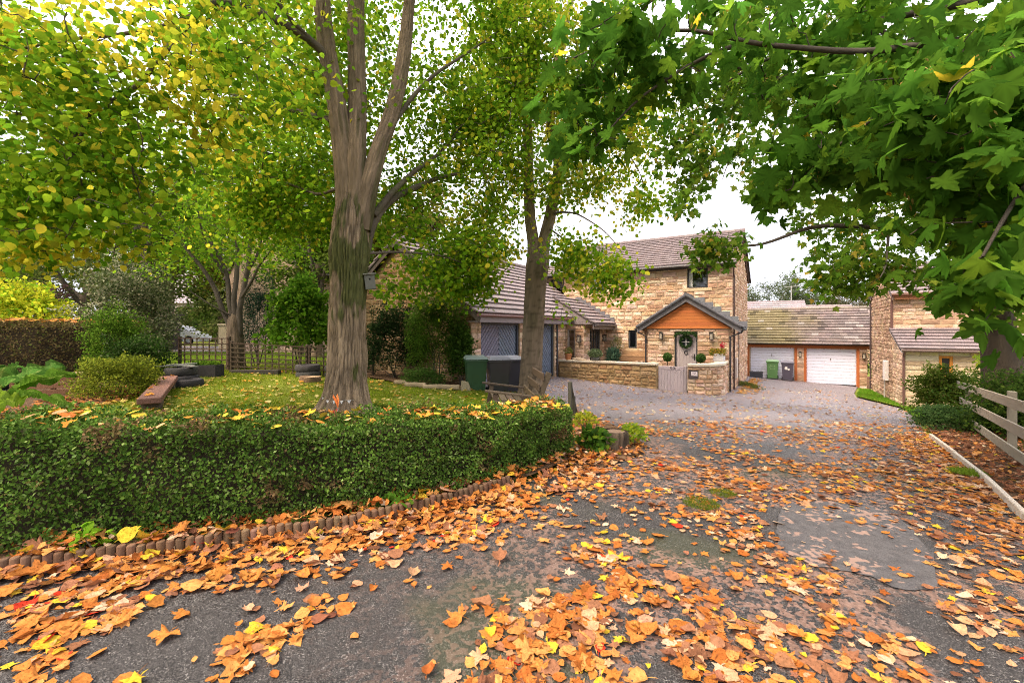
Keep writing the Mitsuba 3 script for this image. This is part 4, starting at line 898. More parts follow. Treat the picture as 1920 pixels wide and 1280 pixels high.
def multi_tree():
    k = thing('multi_stem_tree', 'small multi-stemmed tree with dark fanning branches behind the trellis fence', 'tree')
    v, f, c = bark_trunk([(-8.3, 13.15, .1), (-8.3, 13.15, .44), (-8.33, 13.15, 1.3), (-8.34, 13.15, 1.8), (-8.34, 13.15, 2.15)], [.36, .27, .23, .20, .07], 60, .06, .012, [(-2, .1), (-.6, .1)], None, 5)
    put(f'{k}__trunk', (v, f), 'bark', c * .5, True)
    o = np.array([-.27, .45, 0])
    L = [limb(np.array(p) + o, a, b, wob=.05) for p, a, b in (
        ([(-8.12, 12.7, .9), (-8.2, 12.7, 1.7), (-8.6, 12.6, 2.78), (-9.3, 12.4, 3.97), (-9.9, 12.2, 4.9), (-10.6, 12, 5.6)], .10, .02),
        ([(-8.08, 12.7, 1.1), (-8.10, 12.7, 1.8), (-8.29, 12.7, 3.1), (-9.05, 12.9, 4.54), (-9.51, 13, 6.0), (-9.8, 13, 7)], .095, .02),
        ([(-8.05, 12.7, 1.2), (-8.04, 12.7, 1.9), (-8.07, 12.8, 3.74), (-8.12, 12.8, 5.3), (-8.1, 12.9, 6.8), (-8.3, 12.9, 7.8)], .10, .02),
        ([(-7.98, 12.7, .9), (-7.90, 12.7, 1.8), (-7.68, 12.6, 3.09), (-7.53, 12.6, 4.47), (-7.39, 12.5, 5.82), (-6.9, 12.4, 6.9)], .11, .02),
        ([(-7.84, 12.6, 2.48), (-6.9, 12.3, 3.66), (-6.15, 12, 4.34), (-5.6, 11.8, 4.9)], .05, .012),
        ([(-8.11, 12.6, 2.01), (-8.5, 12.4, 2.3), (-9.0, 12.2, 2.75)], .035, .01),
        ([(-8.4, 12.7, 3.3), (-8.7, 12.3, 4.4), (-8.8, 12.1, 5.5)], .05, .012), ([(-7.7, 12.6, 3.2), (-7.2, 12.9, 4.6), (-6.9, 13, 5.7)], .05, .012))]
    t = inside([(-8.4, 13.2, 5.4, 2.5, 1.7, 2.0, 5), (-9.8, 12.8, 3.9, 1.4, 1.1, 1.1, 1.1), (-6.8, 12.8, 4.4, 1.3, 1.1, 1.3, 1.3), (-8.4, 13.2, 7.5, 2.2, 1.6, 1.0, 1.0)], 560)
    T1 = grow(L, t, .009)
    v, f = wood_mesh(L, T1); put(f'{k}__branches', (v, f), 'bark', barkcol(v, BARK * .5), True)
    a = foliage(T1, 34, .17, .075, OVAL, GREEN, [4, 3, 4, 2.5, .4, .05], .3, .6)
    v, f, c = strew(OVAL, *a); put(f'{k}__crown', (v, f), 'leaf', c, True)
multi_tree()

def maple(key, label, trunk, limbs, ells, n, per, size, tmpl, pal, wts, lone=0, spread=.16):
    k = thing(key, label, 'tree')
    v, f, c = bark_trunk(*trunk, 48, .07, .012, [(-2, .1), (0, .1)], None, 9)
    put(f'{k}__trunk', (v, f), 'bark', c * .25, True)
    L = [limb(*x) for x in limbs]
    T1 = grow(L, inside(ells, n), .009, .05)
    v, f = wood_mesh(L, T1); put(f'{k}__branches', (v, f), 'bark', barkcol(v, BARK * .33), True)
    P, tip, nrm, s, col = foliage(T1, per, spread, size, tmpl, pal, wts, .75, .40)
    ok = np.linalg.norm(P - CAM, axis=1) > 1.75
    P, tip, nrm, s, col = P[ok], tip[ok], nrm[ok], s[ok], col[ok]
    cu = rng.normal(1.3, .9, len(P))
    if lone:
        sc = seen(P, s); o = np.argsort(sc)[::-1]; big = o[:lone]
        for i in big:
            v, f, c = strew(tmpl, P[i:i + 1], tip[i:i + 1], nrm[i:i + 1], s[i:i + 1], col[i:i + 1], cu[i:i + 1])
            put(f'{k}__leaf', (v, f), 'leaf', c, True)
        rest = o[lone:]
        P, tip, nrm, s, col = P[rest], tip[rest], nrm[rest], s[rest], col[rest]; cu = cu[rest]
    v, f, c = strew(tmpl, P, tip, nrm, s, col, cu)
    put(f'{k}__crown', (v, f), 'leaf', c, True, kind='stuff' if lone else None)
    # yellow hanging winged seeds
    q = rng.choice(len(P), min(len(P), 160), replace=False)
    m = np.repeat(P[q], 7, 0) + rng.normal(0, .035, (len(q) * 7, 3)); nn = len(m)
    v, f, c = strew(LONG, m, unit(rdir(nn) + [0, 0, -1.2]), rdir(nn), rng.uniform(.035, .055, nn), jit((.45, .32, .10), .2, nn))
    put(f'{k}__seeds', (v, f), 'leaf', c, True)
MG = [(.065, .155, .016), (.050, .125, .014), (.088, .19, .018), (.14, .245, .02), (.55, .42, .03)]
maple('near_maple_tree', 'maple overhanging from the right with very large dark green lobed leaves close to the viewer',
      ([(6.3, 2.6, -.1), (6.2, 2.7, 1.5), (5.9, 2.9, 3.2), (5.7, 3.0, 5)], [.3, .24, .2, .16]),
      [([(5.9, 2.9, 3.0), (4.8, 3.0, 3.6), (3.6, 3.3, 3.75), (2.3, 3.7, 4.0), (1.3, 4.0, 4.3), (.5, 4.3, 4.2)], .055, .008), ([(4.8, 3.0, 3.6), (4.0, 2.8, 3.1), (3.2, 2.6, 2.6), (2.7, 2.5, 2.0)], .04, .008),
       ([(3.6, 3.3, 3.75), (2.8, 3.5, 3.2), (2.3, 3.6, 2.75)], .025, .006), ([(1.9, 3.8, 4.05), (1.2, 3.9, 3.7), (.7, 4.0, 3.2)], .02, .005), ([(5.8, 3.0, 4.2), (4.6, 4.2, 4.8), (3.4, 5.0, 4.9), (2.6, 5.4, 4.6)], .07, .012)],
      [(4.0, 3.5, 3.3, 1.6, .8, 1.05, 3.0), (3.0, 2.75, 2.75, .75, .35, .75, 1.15), (2.66, 2.5, 1.80, .22, .2, .25, .45), (3.05, 2.65, 2.05, .40, .25, .28, .6), (3.7, 3.0, 2.55, .6, .4, .4, .7), (1.5, 3.9, 4.15, 1.0, .5, .5, 1.0), (.75, 4.2, 3.6, .42, .35, .6, .42), (2.3, 3.7, 3.0, .35, .35, .35, .3), (3.4, 4.6, 4.5, 1.4, .8, .9, 1.4)],
      640, 11, .135, MAPLE, MG, [4, 3, 3, 1.8, .07], 300, .13)
maple('sycamore_tree', 'mid-green sycamore behind the right fence, its branches spreading over the drive', 
      ([(9.0, 8.0, -.6), (8.95, 8.0, 1.0), (8.8, 8.1, 2.6), (8.4, 8.3, 5), (8.2, 8.4, 7.5)], [.34, .27, .23, .18, .1]),
      [([(8.7, 8.1, 3.0), (7.4, 8.3, 3.5), (6.0, 8.6, 3.6), (4.9, 8.9, 3.3), (4.1, 9.0, 3.3)], .09, .012), ([(8.4, 8.3, 4.6), (7.0, 8.2, 5.6), (5.2, 8.4, 6.4), (3.6, 8.6, 6.8), (2.6, 8.8, 6.4)], .09, .012), ([(8.2, 8.4, 6.5), (6.8, 8.6, 7.8), (5.2, 8.8, 8.8)], .07, .012), ([(7.2, 8.4, 3.5), (6.8, 7.9, 2.9), (6.4, 7.6, 2.5)], .03, .008), ([(5.2, 8.4, 6.4), (4.5, 8.6, 5.4), (4.2, 8.7, 4.6)], .03, .008)],
      [(6.9, 8.4, 4.9, 1.9, 1.3, 1.9, 3.2), (5.2, 8.7, 5.3, 1.0, .9, 1.1, 1.3), (4.2, 8.8, 6.5, 1.2, .9, .9, 1.2), (4.35, 8.9, 3.2, .7, .5, .32, .6), (6.3, 8.3, 2.75, 1.0, .7, .55, 1.0), (5.6, 8.6, 8.2, 2.4, 1.5, 1.2, 1.5), (3.5, 8.8, 5.0, .7, .6, 1.3, .9), (8.4, 7.8, 2.9, 1.3, 1.0, 1.2, 1.6)],
      640, 24, .115, MAPLE2, [(.10, .20, .018), (.075, .16, .016), (.14, .24, .022), (.20, .27, .03), (.44, .34, .05)], [4, 3, 4, 2, .5])

# ---------------------------------------------------------------- shrubs and distant trees
def shrub(name, label, c, rad, n, size, tmpl, pal, wts, cat_='shrub', stems=6, flat=.3, hang=.1, shell=.5, mat='leaf', group=None, lump=.42, stemcol=BARK * .6, core=True):
    k = thing(name, label, cat_, group)
    c, rad = np.array(c, float), np.array(rad, float)
    d = rdir(n); d[:, 2] = np.where(d[:, 2] < -.5, -d[:, 2], d[:, 2]); d = unit(d)
    b = 1 + lump * (2 * meshkit.noise(d * 2.6 + c, 3) - 1) + lump * .5 * (2 * meshkit.noise(d * 6 + c, 4) - 1)
    P = c + d * rad * (b * (1 - shell * rng.random(n) ** 1.6))[:, None]
    P[:, 2] = np.maximum(P[:, 2], gh(P[:, 0], P[:, 1]) + .03)
    tip = unit(d * .6 + rdir(n) * .9 + np.array([0, 0, -hang])); nrm = unit(d * .7 + np.array([0, 0, flat]) + rdir(n) * .7)
    col = pick(pal, wts, n) * (.75 + .5 * meshkit.noise(P * 3.1, 5)[:, None])
    v, f, cc_ = strew(tmpl, P, tip, nrm, size * np.clip(rng.normal(1, .2, n), .5, 1.5), col)
    put(f'{k}__foliage', (v, f), mat, cc_, True)
    g = float(gh(c[0], c[1])); tb = []
    for i in range(stems):
        e = c + rdir(1)[0] * rad * .62; e[2] = max(e[2], g + .15)
        s = np.array([c[0] + rng.normal(0, .10 * rad[0]), c[1] + rng.normal(0, .1 * rad[1]), g - .05])
        p_, _ = limb([s, (s + e) / 2 + rng.normal(0, .05, 3), e], 1, 1)
        tb.append(tube(p_, np.linspace(.010 + .009 * rad[2], .004, len(p_)), 5))
    put(f'{k}__stems', cat(tb), 'bark', stemcol, True)
    return k
def far_tree(name, label, base, h, crown, n, size, pal, wts, tmpl=DIAM, tr=.2, ell=None, group=None, bark=BARK * .6, twigs=90):
    k = thing(name, label, 'tree', group); b = np.array(base, float)
    v, f, c = bark_trunk([b - [0, 0, .3], b, b + [.05, 0, h * .3], b + [.1, 0, h * .5]], [tr * 1.4, tr * 1.1, tr * .9, tr * .7], 20, .25, .01)
    put(f'{k}__trunk', (v, f), 'bark', c * .6, True)
    top = b + [.1, 0, h * .45]
    L = [limb([top - [0, 0, h * .1 * (i % 3)], top + [math.cos(a) * crown[0] * .4, math.sin(a) * crown[1] * .4, h * .2], top + [math.cos(a) * crown[0] * .75, math.sin(a) * crown[1] * .75, h * rng.uniform(.25, .45)]], tr * .5, .03, .5) for i, a in enumerate(np.linspace(0, 5.6, 6))]
    cz = b[2] + h - crown[2]
    es = ell or [(b[0], b[1], cz, *crown, 3)] + [(b[0] + rng.normal(0, .5) * crown[0], b[1] + rng.normal(0, .4) * crown[1], cz + rng.normal(0, .4) * crown[2], *(np.array(crown) * .5), .8) for _ in range(5)]
    T1 = grow(L, inside(es, twigs), .02, .1)
    v, f = wood_mesh(L, T1, 7, 4); put(f'{k}__branches', (v, f), 'bark', np.array(bark), True)
    per = n / max(1, len(T1)) / .95
    a = foliage(T1, per, crown[0] * .11, size, tmpl, pal, wts, .2, .5, var=.25)
    v, f, c = strew(tmpl, *a); put(f'{k}__crown', (v, f), 'leaf', c, True)
    return k
DG = [(.035, .075, .014), (.025, .055, .012), (.05, .10, .018)]
LG = [(.11, .21, .02), (.16, .27, .03), (.08, .16, .016)]
# the garden's left side
shrub('golden_shrub', 'rounded golden-yellow shrub beyond the brown hedge at the far left', (-19.4, 17.2, 2.0), (1.9, 1.3, 1.35), 5200, .14, OVS, [(.55, .54, .035), (.40, .48, .03), (.2, .36, .02)], [4, 2, 1.4])
shrub('purple_shrub', 'dark purple-leaved shrub at the left edge beside the golden shrub', (-19.6, 15.6, 1.5), (1.1, 1.0, 1.0), 2600, .11, OVS, [(.12, .05, .08), (.08, .035, .055), (.18, .09, .12)], [2, 2, 1])
shrub('mauve_shrub', 'dusty mauve shrub between the golden shrub and the dark garden shed', (-21.2, 19.8, 2.0), (1.0, 1.0, 1.4), 2800, .12, OVS, [(.19, .11, .12), (.14, .075, .085), (.24, .16, .15)], [2, 2, 1])
shrub('variegated_holly', 'large grey-green variegated holly bush between the brown hedge and trellis', (-11.25, 12.9, 1.75), (1.35, 1.1, 1.7), 13000, .07, OVS, [(.11, .14, .06), (.27, .27, .16), (.42, .40, .27), (.06, .085, .03)], [4, 2.4, 1.6, 3], stems=9)
shrub('green_shrub', 'fresh green leafy shrub at the end of the brown hedge', (-9.9, 10.9, 1.15), (.72, .6, .95), 7000, .05, OVS, LG + [(.05, .10, .012)], [3, 2, 3, 1.5])
shrub('arching_shrub', 'low olive and lime leaved arching shrub beside the wooden planter', (-8.0, 8.9, .52), (.80, .62, .52), 9000, .042, OVS, [(.16, .20, .026), (.24, .28, .03), (.11, .14, .02), (.32, .37, .035)], [3, 2.4, 2.4, 1.4], hang=.3)
shrub('dark_shrub', 'dark green shrub behind the tyre stack and sleeper bench', (-8.9, 10.4, .75), (.75, .55, .7), 6500, .05, OVS, DG + [(.12, .15, .07)], [3, 3, 2, 1])
shrub('conifer', 'dark rounded conifer behind the trellis fence', (-8.6, 14.9, 1.75), (.68, .65, 1.55), 9000, .075, LONG, [(.022, .05, .03), (.03, .065, .035), (.018, .04, .02)], [2, 2, 1], 'conifer', mat='needle', hang=.5)
shrub('laurel', 'glossy green laurel with long leaves left of the big trunk', (-6.6, 13.7, 1.75), (1.0, .75, 1.35), 5200, .13, OVS, [(.11, .24, .018), (.08, .18, .016), (.18, .32, .024)], [3, 2, 2], hang=.35)
shrub('dark_evergreen', 'near-black evergreen shrub against the garage gable wall', (-3.6, 13.2, 1.05), (.95, .5, 1.25), 11000, .055, OVS, [(.02, .042, .014), (.03, .06, .018), (.014, .03, .01)], [2, 2, 1])
shrub('feathery_shrub', 'tall feathery mid-green shrub in front of the garage gable', (-2.15, 12.4, 1.3), (.85, .42, 1.35), 15000, .075, LONG, [(.08, .165, .018), (.055, .11, .016), (.12, .22, .024)], [3, 2, 2], hang=.7)
shrub('fern', 'pale green fern clump at the foot of the feathery shrub', (-2.4, 11.95, .22), (.6, .3, .28), 3000, .07, LONG, [(.13, .24, .05), (.09, .18, .03)], [1, 1], 'fern', hang=.5)
shrub('corner_shrub', 'broad-leaved green shrub beside the wheelie bins at the garage corner', (-1.42, 12.25, .75), (.36, .28, .85), 3000, .07, OVS, [(.065, .13, .02), (.045, .095, .016), (.10, .18, .03)], [2, 2, 1])
# brown hedge
def hedge(name, label, plan, zt, n, size, pal, wts, tmpl=DIAM, base=None, corecol=(.03, .026, .012), bumpy=.06, top_drop=0, mat='needle', cat_='hedge', sides=1.0, ztf=None):
    k = thing(name, label, cat_)
    g = plan.exterior; zt_ = ztf or (lambda x, y: zt + 0 * x)
    n1 = int(n * .72); s = rng.uniform(0, g.length, n1)
    s = np.sort(s); q = np.array([g.interpolate(x).coords[0] for x in s]); q2 = np.array([g.interpolate((x + .02) % g.length).coords[0] for x in s])
    t = unit(q2 - q); sg_ = 1 if g.is_ccw else -1; nr = np.c_[t[:, 1], -t[:, 0]] * sg_
    zb = gh(q[:, 0], q[:, 1]); u = rng.random(n1); z = zb + .03 + u * (zt_(q[:, 0], q[:, 1]) - zb - .03)
    P1 = np.c_[q, z]; N1 = np.c_[nr, np.zeros(n1)]
    x0, y0, x1, y1 = plan.bounds; w = rng.uniform([x0, y0], [x1, y1], (n * 4, 2)); w = w[shapely.contains_xy(plan, w[:, 0], w[:, 1])][:n - n1]
    P2 = np.c_[w, zt_(w[:, 0], w[:, 1])]; N2 = np.tile([0, 0, 1.0], (len(w), 1))
    P, N = np.vstack([P1, P2]), np.vstack([N1, N2]); m = len(P)
    b = (meshkit.noise(P * 4.2, 3) - .5) * 2 * bumpy + (meshkit.noise(P * 13, 4) - .5) * bumpy * .9
    P = P + N * (b - rng.random(m) ** 2 * .11 - .05 * smooth01((meshkit.noise(P * 7.5, 14) - .62) / .1) + .01)[:, None]
    P = P + N * (.06 * smooth01((meshkit.noise(P * 9, 21) - .70) / .1) * rng.random(m))[:, None]
    round_ = np.clip((P[:, 2] - (zt_(P[:, 0], P[:, 1]) - .10)) / .12, 0, 1) ** 2 * .05
    P[:n1] -= N[:n1] * round_[:n1, None]
    tip = unit(N * .5 + rdir(m) * .9 + [0, 0, .25]); nrm = unit(N * .9 + [0, 0, .35] + rdir(m) * .75)
    patch = meshkit.noise(P * 2.3, 9)[:, None]
    col = pick(pal, wts, m) * (.7 + .6 * patch)
    dead = smooth01((meshkit.noise(P * 3.4, 33) * .6 + meshkit.noise(P * 9, 34) * .4 - .62) / .07)[:, None] * (rng.random((m, 1)) < .75)
    col = col * (1 - dead) + jit((.16, .11, .05), .2, m) * dead
    v, f, c = strew(tmpl, P, tip, nrm, size * np.clip(rng.normal(1, .22, m), .5, 1.6), col)
    put(f'{k}__foliage', (v, f), mat, c, True)
    core = plan.buffer(-.15); cc_ = np.array(core.exterior.coords)
    m_ = trimesh.creation.extrude_polygon(core, 1.0, engine='earcut'); vv = np.array(m_.vertices)
    vv[:, 2] = np.where(vv[:, 2] > .5, zt_(vv[:, 0], vv[:, 1]) - .10, gh(vv[:, 0], vv[:, 1]) + .02)
    put(f'{k}__twigs', (vv, np.array(m_.faces)), 'bark', corecol)
    return k
fr = [(x, y + .16) for x, y in HB[:-1]] + [(.74, 5.5)]
HP = sg.LineString([(-7.2, 2.3)] + fr)
HP = sg.Polygon(list(HP.coords) + [(.72, 6.0), (.45, 6.1), (.12, 5.8)] + [(x - .2, y + .62) for x, y in fr[::-1][2:]] + [(-7.2, 2.95)]).buffer(-.08).buffer(.08)
hz = lambda x, y: np.interp(x, [-7, -3.3, -1.3, 0, 1.0], [.95, .905, .79, .655, .57]) + .02 * np.sin(np.asarray(x) * 5)
hedge('clipped_hedge', 'long clipped dark green box hedge running along the drive with fallen leaves on top', HP, .9, 125000, .029, [(.075, .145, .022), (.048, .10, .017), (.115, .20, .032), (.19, .27, .08), (.15, .11, .045)], [4, 3.4, 3.4, 1.3, .25], mat='needle', bumpy=.075, ztf=hz)
hedge('brown_hedge', 'brownish bare-sided hedge with orange leaves on its top at the left', sg.Polygon([(-16.5, 9.4), (-11.6, 10.6), (-10.2, 11.6), (-10.6, 12.6), (-12, 12.0), (-16.8, 10.9)]), 1.75, 34000, .05, [(.13, .095, .042), (.09, .068, .03), (.17, .13, .055), (.10, .12, .03)], [4, 3, 2, 2], corecol=(.035, .024, .012), bumpy=.12)
hedge('far_hedge', 'neat green hedge across the side road behind the white car', sg.Polygon([(-33, 43), (-24, 40.5), (-23.7, 42), (-33, 44.5)]), 3.6, 9000, .22, [(.06, .11, .018), (.09, .14, .02), (.045, .085, .015)], [1, 1, 1], corecol=(.03, .045, .012))
# distant and background trees on the left
far_tree('cherry_tree', 'spreading small tree with a short dark trunk beyond the brown hedge', (-20.6, 21, .45), 5.6, (3.0, 2.4, 1.6), 6500, .12, [(.12, .17, .035), (.09, .13, .03), (.20, .2, .05)], [2, 2, 1], OVS, .26)
BG = [[(.09, .15, .02), (.13, .19, .03), (.06, .11, .018)], [(.12, .15, .045), (.17, .2, .06), (.08, .11, .03)], [(.15, .13, .03), (.2, .19, .03), (.08, .11, .02)]]
far_tree('background_tree', 'loose green tree beyond the garden at the left edge', (-27, 22, .4), 11, (4.6, 3, 4.0), 10000, .17, BG[0], [2, 2, 1], OVS, .3)
far_tree('background_tree', 'olive-brown tree beyond the golden shrub', (-22, 28, .4), 12, (4.5, 3, 4.4), 10000, .18, BG[2], [2, 2, 1], OVS, .3)
far_tree('background_tree', 'pale green tree beside the side road behind the holly', (-17.4, 21, .4), 9, (3.3, 2.4, 3.4), 10000, .14, BG[1], [2, 2, 1], OVS, .24)
far_tree('background_tree', 'green tree standing behind the laurel and the trellis', (-8.2, 18.4, .4), 8, (2.9, 2.0, 3.0), 11000, .12, BG[0], [2, 2, 1], OVS, .22)
far_tree('background_tree', 'tall thin-leaved tree behind the multi-stemmed tree', (-15, 26, .4), 13, (4.6, 3.0, 4.6), 10000, .17, BG[1], [2, 2, 1], OVS, .3)
for (x, y, h, r, lab) in ((-34, 30, 8.5, 4.2, 'bushy green tree at the far left edge behind the golden shrub'), (-28.5, 33, 9.5, 4.0, 'yellowish green tree behind the cherry tree'), (-24, 36, 9, 4.0, 'mid green bushy tree behind the holly bush'), (-18.5, 33, 8, 3.2, 'olive tree by the side road right of the holly'), (-10.5, 24, 6.5, 2.2, 'bushy tree in front of the gable house'), (-5.5, 21, 8.5, 2.6, 'green tree behind the big mossy trunk')):
    far_tree('background_tree', lab, (x, y, .2), h, (r, 2.6, h * .44), 7500, .24, [BG[0], BG[2], BG[1]][int(x) % 3], [2, 2, 1], OVS, .25, twigs=120)
for (x, y, h, r, lab) in ((-9.5, 19.5, 12.5, 3.4, 'tall airy green tree behind the laurel, left of the big trunk'), (-16, 19, 12, 3.6, 'tall airy yellow-green tree behind the multi-stemmed tree')):
    far_tree('background_tree', lab, (x, y, .2), h, (r, 2.6, h * .36), 9000, .13, GREEN[:4], [2, 1, 2, 2], OVS, .22, twigs=220)
FG = [(.115, .145, .075), (.15, .18, .10), (.09, .115, .06)]
for (x, y, h, r, lab) in ((53.5, 92, 13.0, 5.6, 'hazy green tree on the skyline beside the stone house gable'), (61, 95, 15.0, 5.6, 'tallest hazy tree on the skyline above the garage'), (68.6, 96, 12.0, 5.2, 'round hazy tree on the skyline above the garage ridge'), (70.5, 92, 12.0, 5.6, 'brownish domed tree on the skyline left of the right house'), (79.5, 96, 9.2, 4.4, 'low hazy tree on the skyline against the right stone house')):
    far_tree('skyline_tree', lab, (x, y, -1.3), h, (r, 4, h * .40), 7000, .36, FG if 'brown' not in lab else [(.16, .14, .085), (.2, .18, .11), (.12, .11, .06)], [2, 2, 1], DIAM, .4, twigs=160)
# by the right fence
shrub('fence_shrub', 'bushy yellow-green shrub at the far end of the wooden fence', (9.75, 9.85, .12), (.62, .5, .58), 10000, .05, OVS, [(.14, .20, .025), (.09, .15, .018), (.22, .25, .05), (.3, .28, .08)], [3, 3, 1.6, .8], stems=8, lump=.55, shell=.6)
shrub('low_fence_plant', 'low blue-green ground plant at the foot of the fence shrub', (8.25, 8.25, -.12), (.55, .42, .26), 4200, .045, OVS, [(.08, .15, .045), (.11, .19, .06)], [1, 1], 'plant')
shrub('bramble', 'dark green bramble growth behind the wooden fence', (8.9, 7.2, .2), (1.3, .75, .75), 14000, .05, OVS, [(.055, .11, .018), (.04, .075, .014), (.10, .16, .025)], [3, 3, 2], stems=12, lump=.5, shell=.6)
shrub('bramble', 'green undergrowth behind the fence at the right edge of the picture', (8.6, 5.9, .15), (1.3, .8, .7), 12000, .05, OVS, [(.06, .12, .018), (.04, .08, .014), (.12, .17, .025)], [3, 3, 2], stems=12, lump=.5, shell=.6)
shrub('yellow_sapling', 'sapling with lime yellow leaves behind the fence', (9.6, 8.3, 1.0), (.5, .4, .42), 700, .10, MAPLE2, [(.38, .42, .04), (.26, .36, .03)], [1, 1], 'sapling', stems=4)
# small greenery about the drive
shrub('bank_plant', 'green leafy plant at the right end of the clipped hedge', (1.08, 5.72, .13), (.20, .18, .16), 420, .07, OVS, [(.08, .18, .02), (.05, .12, .02), (.2, .3, .03)], [2, 2, 1], 'plant')
shrub('lime_weed', 'lime-green weed growing in the leaves beside the log stump', (1.72, 6.25, .1), (.2, .2, .13), 420, .05, OVS, [(.32, .40, .03), (.2, .32, .03)], [1, 1], 'plant', stems=4)
shrub('yellow_weed', 'yellow-green tuft on the leaf bank behind the hedge end', (1.2, 7.3, .08), (.2, .2, .12), 260, .055, OVS, [(.42, .42, .04), (.28, .36, .03)], [1, 1], 'plant', stems=4)
shrub('hedge_foot_weed', 'bright green weed sprouting at the foot of the clipped hedge', (-2.93, 3.02, .13), (.15, .07, .1), 60, .06, OVS, [(.22, .42, .03)], [1], 'plant', stems=4)
shrub('hedge_foot_weed', 'small green weed at the foot of the hedge near its middle', (-1.0, 3.80, .09), (.14, .06, .08), 60, .055, OVS, [(.13, .28, .03)], [1], 'plant', stems=4)
shrub('wall_foot_plant', 'low green and yellow growth along the foot of the stone house gable', tuple(U * -1.55 + V * 21 + Z * -.78), (.3, 1.3, .12), 900, .07, OVS, [(.16, .18, .04), (.3, .24, .05), (.1, .14, .03)], [2, 1, 2], 'plant')
shrub('side_gap_shrub', 'green shrub in the gap between the garage and the right stone house', (18.3, 23.4, -.3), (.7, .6, 1.2), 3000, .09, OVS, [(.08, .14, .02), (.05, .1, .015)], [1, 1])
# ---------------------------------------------------------------- things in the garden and on the drive
def G_(x, y): return float(gh(x, y))
def at(x, y, deg, z=None):
    a = math.radians(deg)
    return Frame([x, y, G_(x, y) if z is None else z], [math.cos(a), math.sin(a), 0], [-math.sin(a), math.cos(a), 0], Z)

def wheelie_bin(label, x, y, deg, body, lid, marks=(), z=None):
    k = thing('wheelie_bin', label, 'bin', 'wheelie bins'); F = at(x, y, deg, z)
    lo = np.array([[-.22, -.24, .07], [.22, -.24, .07], [.22, .24, .07], [-.22, .24, .07]]); hi = np.array([[-.27, -.30, .95], [.27, -.30, .95], [.27, .32, .95], [-.27, .32, .95]])
    h = trimesh.convex.convex_hull(np.vstack([lo, hi]) )
    put(f'{k}__body', (F(h.vertices), np.array(h.faces)), 'gloss', body)
    put(f'{k}__rim', cat([box(F, -.295, .295, -.325, -.295, .90, .96, .01), box(F, -.295, .295, .315, .345, .90, .96, .01), box(F, -.295, -.265, -.295, .315, .90, .957, .008), box(F, .265, .295, -.295, .315, .90, .957, .008)]), 'gloss', body)
    lidp = [[-.30, -.34, .965], [.30, -.34, .965], [.30, .34, .965], [-.30, .34, .965], [-.25, -.27, 1.03], [.25, -.27, 1.03], [.25, .30, 1.05], [-.25, .30, 1.05]]
    h = trimesh.convex.convex_hull(np.array(lidp)); put(f'{k}__lid', (F(h.vertices), np.array(h.faces)), 'gloss', lid)
    put(f'{k}__handle', tube(F([[-.25, .36, .99], [-.25, .42, 1.0], [.25, .42, 1.0], [.25, .36, .99]]), .016, 7), 'gloss', lid, 40)
    for s in (-1, 1): put(f'{k}__wheel', tube(F([[s * .21, .27, .10], [s * .27, .27, .10]]), .10, 16), 'matte', (.02, .02, .02), 40)
    put(f'{k}__ribs', cat([box(F, x0 - .012, x0 + .012, -.262 - .002, -.25, .18, .52, .004) for x0 in (-.13, .13)]), 'gloss', np.array(body) * .9)
    for (a, b, c, d, col) in marks:
        yy = -.235 - .065 * ((c + d) / 2 - .07) / .88
        put(f'{k}__sticker', box(F, a, b, yy - .012, yy - .004, c, d), 'paint', col)
    return k
gn, gl_ = (.045, .105, .04), (.10, .17, .10)
wheelie_bin('dark green wheelie bin beside the shrubs at the near garage door', -.98, 11.75, 12, (.03, .07, .035), (.16, .21, .19), z=-.16)
wheelie_bin('black wheelie bin in front of the near chevron garage door', -.38, 11.72, 14, (.035, .033, .038), (.22, .22, .25), z=-.17)
wheelie_bin('dark grey wheelie bin with pale lid, rightmost of the three by the chevron doors', -.02, 12.15, 16, (.075, .07, .085), (.28, .28, .31), z=-.19)
b1 = U * -.62 + V * 27.3; b2 = U * .06 + V * 27.25
wheelie_bin('bright green wheelie bin in front of the left white garage door', b1[0], b1[1], -32, (.10, .225, .075), (.20, .33, .17), [(-.115, .115, .74, .75, (.45, .6, .35)), (-.115, .115, .565, .575, (.45, .6, .35)), (-.115, -.105, .576, .739, (.45, .6, .35)), (.105, .115, .576, .739, (.45, .6, .35))])
wheelie_bin('dark slate wheelie bin with white stickers in front of the left white garage door', b2[0], b2[1], -32, (.085, .075, .105), (.17, .155, .19), [(-.12, .0, .60, .75, (.72, .68, .66)), (.02, .10, .57, .65, (.72, .68, .66))])
rbx = thing('recycling_box', 'small dark recycling crate on the ground beside the green bin at the white garage', 'crate')
pb_ = U * -1.38 + V * 27.4; F = at(pb_[0], pb_[1], -32)
put(f'{rbx}__tub', cat([box(F, -.3, .3, -.2, -.18, .0, .32, .006), box(F, -.3, .3, .18, .2, .0, .32, .006), box(F, -.3, -.28, -.18, .18, .0, .32), box(F, .28, .3, -.18, .18, .0, .32), box(F, -.28, .28, -.18, .18, .0, .02)]), 'gloss', (.05, .055, .07))
put(f'{rbx}__rim', box(F, -.33, .33, -.225, -.2, .27, .33, .006), 'gloss', (.07, .075, .09))

# the reclined garden bench, its back to the drive
B = thing('garden_bench', 'weathered brown wooden garden bench with angled arms at the lawn edge by the slender tree', 'bench')
F = at(.10, 8.6, -84); wc_ = (.075, .055, .036)
